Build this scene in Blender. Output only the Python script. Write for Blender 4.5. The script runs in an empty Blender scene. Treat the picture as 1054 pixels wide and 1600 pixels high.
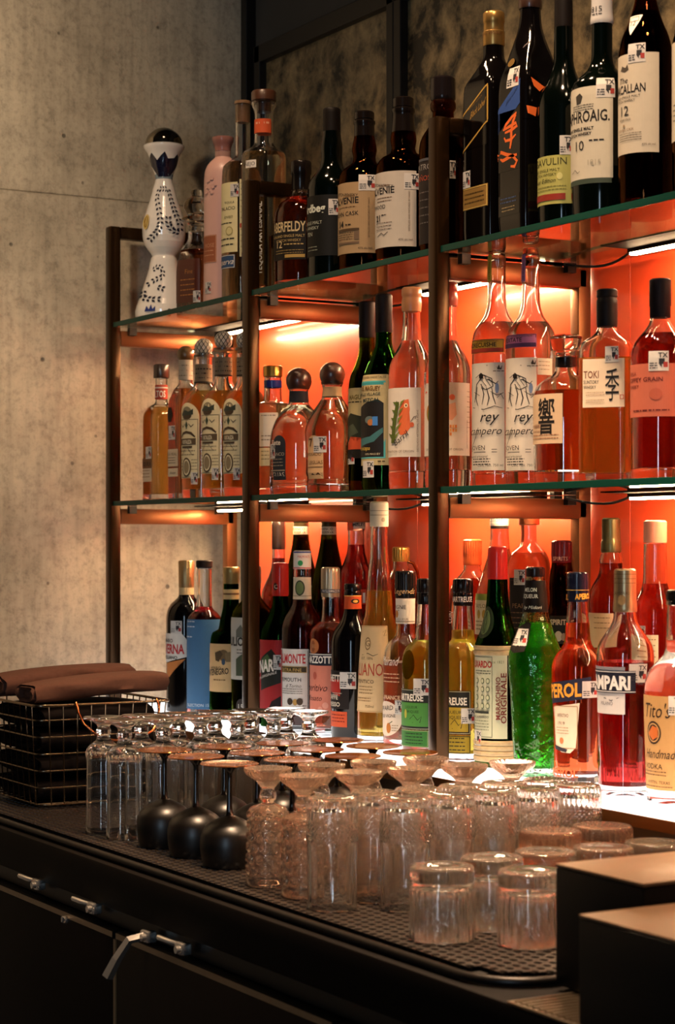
import bpy, bmesh, math, random
import numpy as np
from mathutils import Vector

random.seed(7)
PI = math.pi
SC = bpy.context.scene
COL = SC.collection

# ------------------------------------------------------------------ camera
F, U0, VH = 3124.0, 527.0, 847.0            # focal length in pixels of the 1054x1600 frame
TH = math.atan(1816 / 3124)
CT, ST = math.cos(TH), math.sin(TH)
ZC = 1.36                                    # eye height
cam = bpy.data.cameras.new('camera')
cam_o = bpy.data.objects.new('camera', cam)
COL.objects.link(cam_o)
cam.sensor_fit = 'HORIZONTAL'
cam.sensor_width = 24.0
cam.lens = F / 1054 * 24.0
cam.shift_y = (VH - 800) / 1054
cam.clip_start = 0.05
cam_o.location = (0, 0, ZC)
cam_o.rotation_euler = (PI / 2, 0, PI / 2 - TH)
cam.dof.use_dof = True
cam.dof.focus_distance = 3.25
cam.dof.aperture_fstop = 9.0
SC.camera = cam_o

# ------------------------------------------------------------------ light and exposure
world = bpy.data.worlds.new('world')
SC.world = world
world.use_nodes = True
world.node_tree.nodes['Background'].inputs[0].default_value = (1.0, 0.72, 0.5, 1)
world.node_tree.nodes['Background'].inputs[1].default_value = 0.006
SC.view_settings.view_transform = 'Standard'
SC.view_settings.look = 'None'
SC.view_settings.exposure = 0.0
SC.view_settings.gamma = 1.0
SC.view_settings.use_curve_mapping = False
cy = SC.cycles
cy.max_bounces = 20
cy.transmission_bounces = 20
cy.glossy_bounces = 6
cy.diffuse_bounces = 4
cy.transparent_max_bounces = 8
cy.sample_clamp_indirect = 12.0
cy.caustics_refractive = True
cy.caustics_reflective = True
cy.blur_glossy = 0.6
cy.use_denoising = True


def lamp(kind, name, loc, target, power, col, **kw):
    l = bpy.data.lights.new(name, kind)
    l.energy = power
    l.color = col
    for k, v in kw.items():
        setattr(l, k, v)
    o = bpy.data.objects.new(name, l)
    COL.objects.link(o)
    o.location = loc
    o.rotation_euler = (Vector(target) - Vector(loc)).to_track_quat('-Z', 'Y').to_euler()
    return o


WARM = (1.0, 0.66, 0.40)
# ceiling downlights over the bar and a wall washer on the concrete
lamp('SPOT', 'wall_washer', (-2.3, 0.2, 2.2), (-3.95, 0.76, 2.12), 215, (1.0, 0.74, 0.48), spot_size=1.2, spot_blend=1.0, shadow_soft_size=0.05)
for i, (x, y, w) in enumerate([(-3.0, 1.40, 30), (-2.45, 1.38, 45), (-1.95, 1.38, 60), (-1.45, 1.40, 55)]):
    lamp('SPOT', 'downlight', (x, y, 2.85), (x, y + 0.10, 0.9), w, WARM, spot_size=1.9, spot_blend=0.7, shadow_soft_size=0.06)
for i, (x, y, w) in enumerate([(-2.72, 1.30, 130), (-2.2, 1.30, 290), (-1.75, 1.30, 270)]):  # added narrow spots, only to brighten the upturned glasses
    lamp('SPOT', 'glass_fill_spot', (x, y, 2.85), (x, y + 0.05, 0.9), w, WARM, spot_size=0.74, spot_blend=0.6, shadow_soft_size=0.07)
# daylight from the window behind the photographer
lamp('AREA', 'window_daylight', (1.75, -2.5, 1.32), (-2.5, 1.7, 1.32), 40, (0.60, 0.81, 1.0), shape='RECTANGLE', size=0.30, size_y=2.5)
STRIP_POWER = 175.0
LEDGE_GLOW = 1.6


# ------------------------------------------------------------------ pixel helpers (photo pixel + known plane -> point)
def at_y(u, y):
    k = (u - U0) / F
    d = y / (ST + CT * k)
    return (-CT * d + ST * k * d, y, d)


def at_z(u, v, z):                     # z absolute
    d = F * (ZC - z) / (v - VH)
    k = (u - U0) / F
    return (-CT * d + ST * k * d, ST * d + CT * k * d, d)


# ------------------------------------------------------------------ materials
def lin(h):
    h = h.lstrip('#')
    out = []
    for i in (0, 2, 4):
        c = int(h[i:i + 2], 16) / 255
        out.append(c / 12.92 if c <= 0.04045 else ((c + 0.055) / 1.055) ** 2.4)
    return (*out, 1.0)


_M = {}


def newmat(name):
    m = bpy.data.materials.new(name)
    m.use_nodes = True
    nt = m.node_tree
    nt.nodes.clear()
    out = nt.nodes.new('ShaderNodeOutputMaterial')
    return m, nt, out


def principled(name, color, rough=0.5, metal=0.0, coat=0.0, noise=0.0, nscale=40.0, bump=0.0, spec=0.5):
    key = ('p', name, tuple(color), rough, metal, coat, noise, bump)
    if key in _M:
        return _M[key]
    m, nt, out = newmat(name)
    b = nt.nodes.new('ShaderNodeBsdfPrincipled')
    nt.links.new(b.outputs[0], out.inputs[0])
    b.inputs['Base Color'].default_value = color
    b.inputs['Roughness'].default_value = rough
    b.inputs['Metallic'].default_value = metal
    b.inputs['Coat Weight'].default_value = coat
    b.inputs['Coat Roughness'].default_value = 0.06
    b.inputs['Specular IOR Level'].default_value = spec
    if noise or bump:
        tc = nt.nodes.new('ShaderNodeTexCoord')
        n = nt.nodes.new('ShaderNodeTexNoise')
        n.inputs['Scale'].default_value = nscale
        n.inputs['Detail'].default_value = 4
        nt.links.new(tc.outputs['Object'], n.inputs['Vector'])
        if noise:
            mr = nt.nodes.new('ShaderNodeMapRange')
            mr.inputs['To Min'].default_value = 1 - noise
            mr.inputs['To Max'].default_value = 1 + noise * 0.5
            nt.links.new(n.outputs['Fac'], mr.inputs['Value'])
            mx = nt.nodes.new('ShaderNodeVectorMath')
            mx.operation = 'SCALE'
            mx.inputs[0].default_value = color[:3]
            nt.links.new(mr.outputs[0], mx.inputs['Scale'])
            nt.links.new(mx.outputs[0], b.inputs['Base Color'])
        if bump:
            bp = nt.nodes.new('ShaderNodeBump')
            bp.inputs['Strength'].default_value = bump
            bp.inputs['Distance'].default_value = 0.001
            nt.links.new(n.outputs['Fac'], bp.inputs['Height'])
            nt.links.new(bp.outputs[0], b.inputs['Normal'])
    _M[key] = m
    return m


def glass(name, color=(1, 1, 1, 1), ior=1.45, rough=0.0, bump=0.0, bscale=60.0, light_fill=0.0, fill_col=None, through=False):
    key = ('g', name, tuple(color), ior, rough, bump, light_fill)
    if key in _M:
        return _M[key]
    m, nt, out = newmat(name)
    b = nt.nodes.new('ShaderNodeBsdfGlass')
    b.inputs['Color'].default_value = color
    b.inputs['Roughness'].default_value = rough
    b.inputs['IOR'].default_value = ior
    if light_fill:  # diffuse share stands in for reflected and transmitted light
        d = nt.nodes.new('ShaderNodeBsdfTranslucent' if through else 'ShaderNodeBsdfDiffuse')
        d.inputs['Color'].default_value = fill_col or color
        mx = nt.nodes.new('ShaderNodeMixShader')
        mx.inputs[0].default_value = light_fill
        nt.links.new(b.outputs[0], mx.inputs[1])
        nt.links.new(d.outputs[0], mx.inputs[2])
        nt.links.new(mx.outputs[0], out.inputs[0])
    else:
        nt.links.new(b.outputs[0], out.inputs[0])
    if bump:
        tc = nt.nodes.new('ShaderNodeTexCoord')
        n = nt.nodes.new('ShaderNodeTexNoise')
        n.inputs['Scale'].default_value = bscale
        n.inputs['Detail'].default_value = 2
        nt.links.new(tc.outputs['Object'], n.inputs['Vector'])
        bp = nt.nodes.new('ShaderNodeBump')
        bp.inputs['Strength'].default_value = bump
        bp.inputs['Distance'].default_value = 0.003
        nt.links.new(n.outputs['Fac'], bp.inputs['Height'])
        nt.links.new(bp.outputs[0], b.inputs['Normal'])
    _M[key] = m
    return m


def emission(name, color, strength):
    m, nt, out = newmat(name)
    e = nt.nodes.new('ShaderNodeEmission')
    e.inputs[0].default_value = color
    e.inputs[1].default_value = strength
    nt.links.new(e.outputs[0], out.inputs[0])
    return m


def paper(h):
    return principled('label_paper', lin(h), 0.6, noise=0.08, nscale=90, spec=0.25)


def ink(h):
    if h in ('gold',):
        return principled('gold_foil', lin('#c79a45'), 0.3, metal=0.9)
    return principled('printed_ink', lin(h), 0.55, spec=0.25)


def capmat(tok):
    """tok: 'kind:#hex'"""
    kind, h = tok.split(':')
    if kind == 'foil':
        return principled('cap_foil', lin(h), 0.3, metal=0.75)
    if kind == 'gloss':
        return principled('cap_gloss', lin(h), 0.17, spec=0.3)
    if kind == 'matte':
        return principled('cap_matte', lin(h), 0.5, spec=0.12)
    if kind == 'wood':
        return principled('cap_wood', lin(h), 0.35, coat=0.5, noise=0.45, nscale=60)
    if kind == 'chrome':
        return principled('cap_chrome', lin(h), 0.08, metal=1.0)
    if kind == 'clear':
        return glass('cap_clear', lin(h))
    if kind == 'wax':
        return principled('cap_wax', lin(h), 0.4, coat=0.3, bump=0.4, nscale=70)
    raise KeyError(tok)


GLASS = {
    'clear': glass('bottle_glass', (0.985, 0.985, 0.98, 1)),
    'green': glass('bottle_glass_green', lin('#63a05a')),
    'deepgreen': glass('bottle_glass_deep_green', lin('#4c8a3c')),
    'olive': glass('bottle_glass_olive', lin('#8f9a45')),
    'amber': glass('bottle_glass_amber', lin('#b0764a')),
    'wavy': glass('bottle_glass_wavy', lin('#e8f6e8'), bump=0.9, bscale=75),
    'black': principled('bottle_glass_black', lin('#070505'), 0.09, spec=0.35),
    'blackgreen': principled('bottle_glass_black_green', lin('#020503'), 0.09, spec=0.35),
    'ceramic': principled('glazed_ceramic', lin('#e9e4dc'), 0.16, coat=0.5),
    'pink': principled('matte_pink_ceramic', lin('#d3a89c'), 0.42, coat=0.1, noise=0.05),
}


def liquid(h):
    c = lin(h)
    hz = 0.03 if min(c[:3]) > 0.3 else (0.28 if c[0] > 0.5 and c[1] > 0.33 and c[2] < 0.25 else 0.13)  # translucent share paints a backlit glow, strongest in yellow liquids
    return glass('liquid', tuple(max(0.004, x) ** 0.36 for x in c[:3]) + (1.0,), ior=1.34, light_fill=hz, fill_col=tuple(min(1.0, x ** 0.8) for x in c[:3]) + (1.0,), through=True)


# ------------------------------------------------------------------ mesh helpers
def link(o, parent=None):
    COL.objects.link(o)
    if parent is not None:
        o.parent = parent
    return o


def mesh_obj(name, verts, faces, mats, parent=None, smooth=None, midx=None):
    me = bpy.data.meshes.new(name)
    me.from_pydata([tuple(v) for v in verts], [], faces)
    for m in (mats if isinstance(mats, (list, tuple)) else [mats]):
        me.materials.append(m)
    if midx is not None:
        me.polygons.foreach_set('material_index', midx)
    if smooth is not None:
        me.polygons.foreach_set('use_smooth', [True] * len(me.polygons))
        me.set_sharp_from_angle(angle=math.radians(smooth))
    me.update()
    return link(bpy.data.objects.new(name, me), parent)


def tag(o, label=None, cat=None, group=None, kind=None):
    if label: o['label'] = label
    if cat: o['category'] = cat
    if group: o['group'] = group
    if kind: o['kind'] = kind
    return o


def empty(name, loc, rz=0.0):
    o = bpy.data.objects.new(name, None)
    o.empty_display_size = 0.02
    o.location = loc
    o.rotation_euler = (0, 0, rz)
    return link(o)


class MB:
    """collects boxes and tubes into one mesh"""
    def __init__(s):
        s.v, s.f = [], []

    def box(s, x0, x1, y0, y1, z0, z1, bev=0.0):
        n = len(s.v)
        if bev <= 0:
            s.v += [(x0, y0, z0), (x1, y0, z0), (x1, y1, z0), (x0, y1, z0), (x0, y0, z1), (x1, y0, z1), (x1, y1, z1), (x0, y1, z1)]
            s.f += [(n, n + 3, n + 2, n + 1), (n + 4, n + 5, n + 6, n + 7), (n, n + 1, n + 5, n + 4), (n + 1, n + 2, n + 6, n + 5), (n + 2, n + 3, n + 7, n + 6), (n + 3, n, n + 4, n + 7)]
            return s
        bm = bmesh.new()
        bmesh.ops.create_cube(bm, size=1)
        for v in bm.verts:
            v.co = Vector((x0 + (v.co.x + .5) * (x1 - x0), y0 + (v.co.y + .5) * (y1 - y0), z0 + (v.co.z + .5) * (z1 - z0)))
        bmesh.ops.bevel(bm, geom=bm.edges[:], offset=bev, segments=2, affect='EDGES', profile=0.5)
        bm.verts.ensure_lookup_table()
        bm.verts.index_update()
        s.v += [tuple(v.co) for v in bm.verts]
        s.f += [tuple(n + v.index for v in f.verts) for f in bm.faces]
        bm.free()
        return s

    def tube(s, pts, r, n=8, closed=False, caps=True):
        pts = [Vector(p) for p in pts]
        rings = []
        up = None
        for i, p in enumerate(pts):
            a = pts[i - 1] if i > 0 else (pts[-1] if closed else p)
            b = pts[i + 1] if i < len(pts) - 1 else (pts[0] if closed else p)
            t = (b - a).normalized()
            if up is None:
                up = Vector((0, 0, 1)) if abs(t.z) < 0.9 else Vector((1, 0, 0))
            x = t.cross(up)
            if x.length < 1e-5:
                x = t.cross(Vector((0, 1, 0)))
            x.normalize()
            y = x.cross(t)
            up = y
            rr = r[i] if isinstance(r, (list, tuple)) else r
            rings.append([p + x * rr * math.cos(2 * PI * k / n) + y * rr * math.sin(2 * PI * k / n) for k in range(n)])
        base = len(s.v)
        for ring in rings:
            s.v += [tuple(q) for q in ring]
        m = len(rings)
        for i in range(m if closed else m - 1):
            j = (i + 1) % m
            for k in range(n):
                s.f.append((base + i * n + k, base + i * n + (k + 1) % n, base + j * n + (k + 1) % n, base + j * n + k))
        if caps and not closed:
            s.f.append(tuple(base + k for k in range(n))[::-1])
            s.f.append(tuple(base + (m - 1) * n + k for k in range(n)))
        return s

    def obj(s, name, mat, parent=None, smooth=None):
        return mesh_obj(name, s.v, s.f, mat, parent, smooth)


def lathe(rings, n=40, close_start=True, close_end=True, disp=None):
    """rings: list of (r, z); returns verts, faces. A ring with r<=0 is a pole."""
    v, f, idx = [], [], []
    for i, (r, z) in enumerate(rings):
        if r <= 1e-6:
            idx.append([len(v)])
            v.append((0, 0, z))
        else:
            idx.append(list(range(len(v), len(v) + n)))
            for k in range(n):
                a = -PI / 2 + 2 * PI * k / n
                rr = r + (disp(i, a, z) if disp else 0.0)
                v.append((rr * math.cos(a), rr * math.sin(a), z))
    for A, B in zip(idx[:-1], idx[1:]):
        if len(A) == 1 and len(B) == 1:
            continue
        for k in range(n):
            k2 = (k + 1) % n
            if len(A) == 1:
                f.append((A[0], B[k2], B[k]))
            elif len(B) == 1:
                f.append((A[k], A[k2], B[0]))
            else:
                f.append((A[k], A[k2], B[k2], B[k]))
    if close_start and len(idx[0]) > 1:
        f.append(tuple(reversed(idx[0])))
    if close_end and len(idx[-1]) > 1:
        f.append(tuple(idx[-1]))
    return v, f


def pchip(zs, rs, step):
    """monotone cubic through (z, r), resampled with about `step` spacing where the radius changes"""
    zs, rs = np.array(zs, float), np.array(rs, float)
    h = np.diff(zs)
    h[h < 1e-6] = 1e-6
    dl = np.diff(rs) / h
    m = np.zeros(len(zs))
    for i in range(1, len(zs) - 1):
        if dl[i - 1] * dl[i] > 0:
            w1, w2 = 2 * h[i] + h[i - 1], h[i] + 2 * h[i - 1]
            m[i] = (w1 + w2) / (w1 / dl[i - 1] + w2 / dl[i])
    m[0], m[-1] = dl[0], dl[-1]
    out = [(rs[0], zs[0])]
    for i in range(len(h)):
        k = 1 if (abs(rs[i + 1] - rs[i]) < 2e-4 or h[i] < 0.003) else max(2, min(7, int(h[i] / step) + 1))
        for j in range(1, k + 1):
            t = j / k
            h00, h10, h01, h11 = 2 * t**3 - 3 * t**2 + 1, t**3 - 2 * t**2 + t, -2 * t**3 + 3 * t**2, t**3 - t**2
            out.append((float(h00 * rs[i] + h10 * h[i] * m[i] + h01 * rs[i + 1] + h11 * h[i] * m[i + 1]), float(zs[i] + t * h[i])))
    return out


_TXT = {}


def text_mesh(s, bold=0.0):
    key = (s, bold)
    if key not in _TXT:
        c = bpy.data.curves.new('text', 'FONT')
        c.body = s
        c.resolution_u = 2
        c.offset = bold
        o = bpy.data.objects.new('text', c)
        me = o.to_mesh()
        _TXT[key] = ([(v.co.x, v.co.y) for v in me.vertices], [tuple(p.vertices) for p in me.polygons])
        o.to_mesh_clear()
        bpy.data.objects.remove(o)
        bpy.data.curves.remove(c)
    return _TXT[key]


def slice2d(poly, dx=None, dz=None, tris=None):
    """fill a 2-D polygon and cut it along vertical and horizontal lines so that it can be wrapped round a bottle"""
    bm = bmesh.new()
    if tris is None:
        vs = [bm.verts.new((x, 0, z)) for x, z in poly]
        bm.faces.new(vs)
        if len(poly) > 4:
            bmesh.ops.triangulate(bm, faces=bm.faces[:])
    else:
        vs = [bm.verts.new((x, 0, z)) for x, z in poly]
        for t in tris:
            try:
                bm.faces.new([vs[i] for i in t])
            except ValueError:
                pass
    xs = [v.co.x for v in bm.verts]
    zs = [v.co.z for v in bm.verts]
    for lo, hi, d, ax in ((min(xs), max(xs), dx, 0), (min(zs), max(zs), dz, 2)):
        if not d:
            continue
        k = int((hi - lo) / d)
        for i in range(1, k + 1):
            co = [0, 0, 0]
            no = [0, 0, 0]
            co[ax] = lo + (hi - lo) * i / (k + 1)
            no[ax] = 1
            bmesh.ops.bisect_plane(bm, geom=bm.verts[:] + bm.edges[:] + bm.faces[:], plane_co=co, plane_no=no, dist=1e-7)
    bm.verts.index_update()
    v = [(q.co.x, q.co.z) for q in bm.verts]
    f = [tuple(q.index for q in fc.verts) for fc in bm.faces]
    bm.free()
    return v, f

# ================================================================== SETTING
def node_concrete():
    m, nt, out = newmat('board_cast_concrete')
    N, L = nt.nodes.new, nt.links.new
    b = N('ShaderNodeBsdfPrincipled')
    L(b.outputs[0], out.inputs[0])
    b.inputs['Roughness'].default_value = 0.75
    tc = N('ShaderNodeTexCoord')

    def noise(scale, detail, rough=0.6, vec=None, sy=None):
        n = N('ShaderNodeTexNoise')
        n.inputs['Scale'].default_value = scale
        n.inputs['Detail'].default_value = detail
        n.inputs['Roughness'].default_value = rough
        if sy:
            mp = N('ShaderNodeMapping')
            mp.inputs['Scale'].default_value = sy
            L(tc.outputs['Object'], mp.inputs[0])
            L(mp.outputs[0], n.inputs['Vector'])
        else:
            L(tc.outputs['Object'], n.inputs['Vector'])
        return n

    def ramp(src, stops):
        r = N('ShaderNodeValToRGB')
        r.color_ramp.elements[0].position, r.color_ramp.elements[0].color = stops[0]
        r.color_ramp.elements[1].position, r.color_ramp.elements[1].color = stops[-1]
        for p, c in stops[1:-1]:
            e = r.color_ramp.elements.new(p)
            e.color = c
        L(src, r.inputs[0])
        return r

    def mul(a, bb, fac=1.0):
        x = N('ShaderNodeMix')
        x.data_type = 'RGBA'
        x.blend_type = 'MULTIPLY'
        x.inputs['Factor'].default_value = fac
        L(a, x.inputs[6])
        L(bb, x.inputs[7])
        return x.outputs[2]
    base = ramp(noise(2.6, 5, 0.62).outputs['Fac'], [(0.3, lin('#9a8e7a')), (0.5, lin('#b8aa94')), (0.72, lin('#c9bba4'))])
    g = lambda v: (v, v, v, 1)
    mott = ramp(noise(26, 6, 0.7).outputs['Fac'], [(0.30, g(0.62)), (0.47, g(0.92)), (0.62, g(1.0))])
    c = mul(base.outputs[0], mott.outputs[0], 0.9)
    streak = ramp(noise(5, 4, 0.6, sy=(1, 9, 0.7)).outputs['Fac'], [(0.32, g(0.72)), (0.55, g(1.0)), (0.8, g(1.05))])
    c = mul(c, streak.outputs[0], 0.7)
    fine = ramp(noise(90, 4, 0.7).outputs['Fac'], [(0.33, g(0.66)), (0.5, g(1.0)), (0.7, g(1.05))])
    c = mul(c, fine.outputs[0], 0.7)
    stain = ramp(noise(1.1, 3, 0.5).outputs['Fac'], [(0.36, g(0.55)), (0.5, g(1.0)), (0.7, g(1.0))])
    c = mul(c, stain.outputs[0], 0.6)
    v = N('ShaderNodeTexVoronoi')
    v.inputs['Scale'].default_value = 13
    L(tc.outputs['Object'], v.inputs['Vector'])
    pit = ramp(v.outputs['Distance'], [(0.0, g(0.25)), (0.045, g(0.35)), (0.075, g(1.0))])
    c = mul(c, pit.outputs[0], 1.0)
    L(c, b.inputs['Base Color'])
    bp = N('ShaderNodeBump')
    bp.inputs['Strength'].default_value = 0.55
    bp.inputs['Distance'].default_value = 0.006
    add = N('ShaderNodeMath')
    add.operation = 'ADD'
    L(mott.outputs[0], add.inputs[0])
    L(pit.outputs[0], add.inputs[1])
    L(add.outputs[0], bp.inputs['Height'])
    L(bp.outputs[0], b.inputs['Normal'])
    return m


def node_antique_mirror():
    m, nt, out = newmat('antique_mirror')
    N, L = nt.nodes.new, nt.links.new
    b = N('ShaderNodeBsdfPrincipled')
    L(b.outputs[0], out.inputs[0])
    tc = N('ShaderNodeTexCoord')
    n1 = N('ShaderNodeTexNoise')
    n1.inputs['Scale'].default_value = 14.0
    n1.inputs['Detail'].default_value = 8
    n1.inputs['Roughness'].default_value = 0.68
    n1.inputs['Distortion'].default_value = 0.25
    n2 = N('ShaderNodeTexNoise')
    n2.inputs['Scale'].default_value = 2.2
    n2.inputs['Detail'].default_value = 3
    L(tc.outputs['Object'], n1.inputs['Vector'])
    L(tc.outputs['Object'], n2.inputs['Vector'])
    ad = N('ShaderNodeMath')
    ad.operation = 'MULTIPLY_ADD'
    ad.inputs[1].default_value = 0.55
    L(n2.outputs['Fac'], ad.inputs[0])
    L(n1.outputs['Fac'], ad.inputs[2])
    r = N('ShaderNodeValToRGB')
    r.color_ramp.elements[0].position = 0.66
    r.color_ramp.elements[0].color = lin('#1a160f')
    r.color_ramp.elements[1].position = 0.98
    r.color_ramp.elements[1].color = lin('#c2a878')
    L(ad.outputs[0], r.inputs[0])
    L(r.outputs[0], b.inputs['Base Color'])
    b.inputs['Metallic'].default_value = 0.0
    b.inputs['Roughness'].default_value = 0.42
    return m


CONCRETE = node_concrete()
BRONZE = principled('dark_bronze', lin('#36230f'), 0.27, metal=0.8, noise=0.12, nscale=30)
LIT_BRONZE = principled('strip_lit_bronze', lin('#8a5632'), 0.36, metal=0.7, noise=0.12, nscale=30)  # same bronze for rails and rear posts, strip light put into the colour
BLACK_SATIN = principled('black_satin_laminate', lin('#080504'), 0.55, noise=0.2, nscale=20, spec=0.08)
BLACK_STEEL = principled('black_steel', lin('#1a1614'), 0.36, metal=0.6)
CHROME = principled('polished_chrome', lin('#e6e2dc'), 0.16, metal=0.9)
STEEL = principled('brushed_steel', lin('#9a8b78'), 0.3, metal=1.0, noise=0.2, nscale=50)

ZCOUNT, ZLEDGE, ZMID, ZTOP, ZPOST = ZC - 0.46, ZC - 0.348, ZC + 0.085, ZC + 0.455, ZC + 0.655
YF, YB = 1.685, 1.957                       # front and rear posts
YPANEL = 1.978
XWALL, YWALL = -3.95, 2.07
FRAME_X = (-3.826, -3.211, -2.588, -1.968)

# floor, ceiling, walls
fl = mesh_obj('floor', [(XWALL, -2.6, 0), (1.5, -2.6, 0), (1.5, YWALL, 0), (XWALL, YWALL, 0)], [(0, 1, 2, 3)],
              principled('dark_floor', lin('#2a221d'), 0.5, noise=0.3, nscale=6))
tag(fl, kind='structure')
ce = MB().box(XWALL - .1, 1.5, -2.6, YWALL + .1, 2.95, 3.05).obj('ceiling', principled('dark_ceiling', lin('#2c2824'), 0.8, noise=0.1))
tag(ce, kind='structure')
wl = empty('wall_left', (XWALL, 0, 0))
tag(wl, kind='structure')
ZJ = ZC + 0.735                              # pour joint in the concrete
def concrete_panel(z0, z1, tilt):
    mb = MB()
    mb.box(-0.1, tilt, -2.6, YWALL + 0.1, z0, z1, bev=0.004)
    return mb.obj('concrete_panel', CONCRETE, wl)
concrete_panel(0, ZJ - 0.0003, 0.004)
concrete_panel(ZJ + 0.0003, 2.95, 0.0)
wb = MB().box(XWALL, 1.5, YWALL, YWALL + 0.1, 0, 2.95).obj('wall_back', principled('dark_grey_plaster', lin('#4a4640'), 0.8, noise=0.15, nscale=14))
tag(wb, kind='structure')
tr = MB().box(XWALL + 0.004, XWALL + 0.03, YWALL - 0.025, YWALL, ZLEDGE, 2.95, bev=0.002).obj('trim_1', principled('black_trim', lin('#14110f'), 0.4))
tag(tr, kind='structure')

# mottled antique mirror above the shelves, in dark frames
MIR = node_antique_mirror()
MFR = principled('black_mirror_frame', lin('#100d0b'), 0.45)
zm0, zm1 = ZTOP - 0.25, ZC + 1.083
xdiv = at_y(634, YWALL)[0]
for k, (x0, x1, what) in enumerate([(XWALL + 0.075, xdiv, 'mottled antique mirror panel beside the concrete wall corner'), (xdiv, xdiv + 0.95, 'mottled antique mirror panel behind the square black bottles')]):
    root = empty('antique_mirror', ((x0 + x1) / 2, YWALL, (zm0 + zm1) / 2))
    tag(root, what, 'mirror', 'antique mirror panels')
    w, h = (x1 - x0) / 2, (zm1 - zm0) / 2
    MB().box(-w, w, -0.012, -0.001, -h, h).obj('mirror_glass', MIR, root)
    t = 0.026
    fr = MB()
    fr.box(-w + .001, -w + t, -0.03, -0.001, -h, h, .002).box(w - t, w - .001, -0.03, -0.001, -h, h, .002)
    fr.box(-w, w, -0.03, -0.001, h - t - 0.012, h, .002).box(-w, w, -0.03, -0.001, -h, -h + t, .002)
    fr.obj('frame', MFR, root)

# orange lacquered back panels
ORANGE = principled('orange_lacquer', lin('#dd4622'), 0.3, coat=0.8, noise=0.06, nscale=4)
px = [-3.745, -3.11, -2.487, -1.865, -1.2]
where = ['beside the concrete wall', 'behind the green bottles', 'behind the rear post of the third shelf frame', 'at the open end of the shelves']
for k in range(4):
    o = MB().box(px[k] + .0008, px[k + 1] - .0008, YPANEL, YPANEL + 0.02, ZLEDGE + 0.001, ZTOP + 0.02, .0008).obj('back_panel', ORANGE)
    tag(o, f'glossy orange back panel {where[k]}', 'panel', 'orange back panels')

# ------------------------------------------------------------------ shelf frames
frame_words = ['nearest the concrete wall', 'between the round-stoppered bottles and the arch-label bottles', 'in the middle, between the two yellow-green liqueurs', 'at the open right end']
W = 0.0125
for k, x in enumerate(FRAME_X):
    root = empty('shelf_frame', (x, YF, ZLEDGE))
    tag(root, f'dark bronze shelf frame of square tube {frame_words[k]}', 'shelf frame', 'bronze shelf frames')
    H = ZPOST - ZLEDGE
    D = YB - YF
    MB().box(-W, W, -W, W, 0.003, H, .0035).obj('post', BRONZE, root, 40)
    MB().box(-W, W, D - W, D + W, 0.003, H, .0035).obj('post', LIT_BRONZE, root, 40)
    MB().box(-.018, .018, -.022, .022, 0.0, 0.003, .001).obj('base_plate', BRONZE, root)
    MB().box(-.018, .018, D - .018, D + .018, 0.0, 0.003, .001).obj('base_plate', BRONZE, root)
    MB().box(-W, W, W, D - W, H - 2 * W, H, .003).obj('rail', BRONZE, root, 40)
    for z in (ZMID, ZTOP):
        zz = z - ZLEDGE - 0.016
        MB().box(-W, W, W, D + .005, zz - .032, zz, .003).obj('rail', LIT_BRONZE, root, 40)
        for sx in (-1, 1):
            for yy in (0.035, D - 0.035):
                if (sx < 0 and k == 0) or (sx > 0 and k == 3):
                    continue
                MB().box(sx * W, sx * (W + .012), yy - .008, yy + .008, zz - .010, zz + .0055).obj('shelf_bracket', BLACK_STEEL, root)

# ------------------------------------------------------------------ glass shelves
def shelf_glass():
    m, nt, out = newmat('green_edged_glass')
    g = nt.nodes.new('ShaderNodeBsdfGlass')
    g.inputs['Color'].default_value = (0.97, 1.0, 0.99, 1)
    g.inputs['IOR'].default_value = 1.5
    nt.links.new(g.outputs[0], out.inputs['Surface'])
    a = nt.nodes.new('ShaderNodeVolumeAbsorption')
    a.inputs['Color'].default_value = (0.05, 0.50, 0.42, 1)
    a.inputs['Density'].default_value = 11.0
    nt.links.new(a.outputs[0], out.inputs['Volume'])
    return m


SHG = shelf_glass()
bay = ['beside the concrete wall', 'between the second and third frames', 'at the open right end']
for lv, z in (('upper', ZTOP), ('middle', ZMID)):
    for k in range(3):
        x0, x1 = FRAME_X[k] + W + .002, FRAME_X[k + 1] - W - .002
        o = MB().box(x0, x1, YF - 0.004, YB + 0.012, z - .0102, z - .0002, .0012).obj('glass_shelf', SHG)
        MB().box(x0, x1, YF - 0.0062, YF - 0.0041, z - .0102, z - .0002, .0006).obj('polished_edge', principled('dark_green_glass_edge', lin('#07382e'), 0.25, spec=0.12), o)
        tag(o, f'{lv} green-edged glass shelf {bay[k]}', 'shelf', 'green-edged glass shelves')

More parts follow.
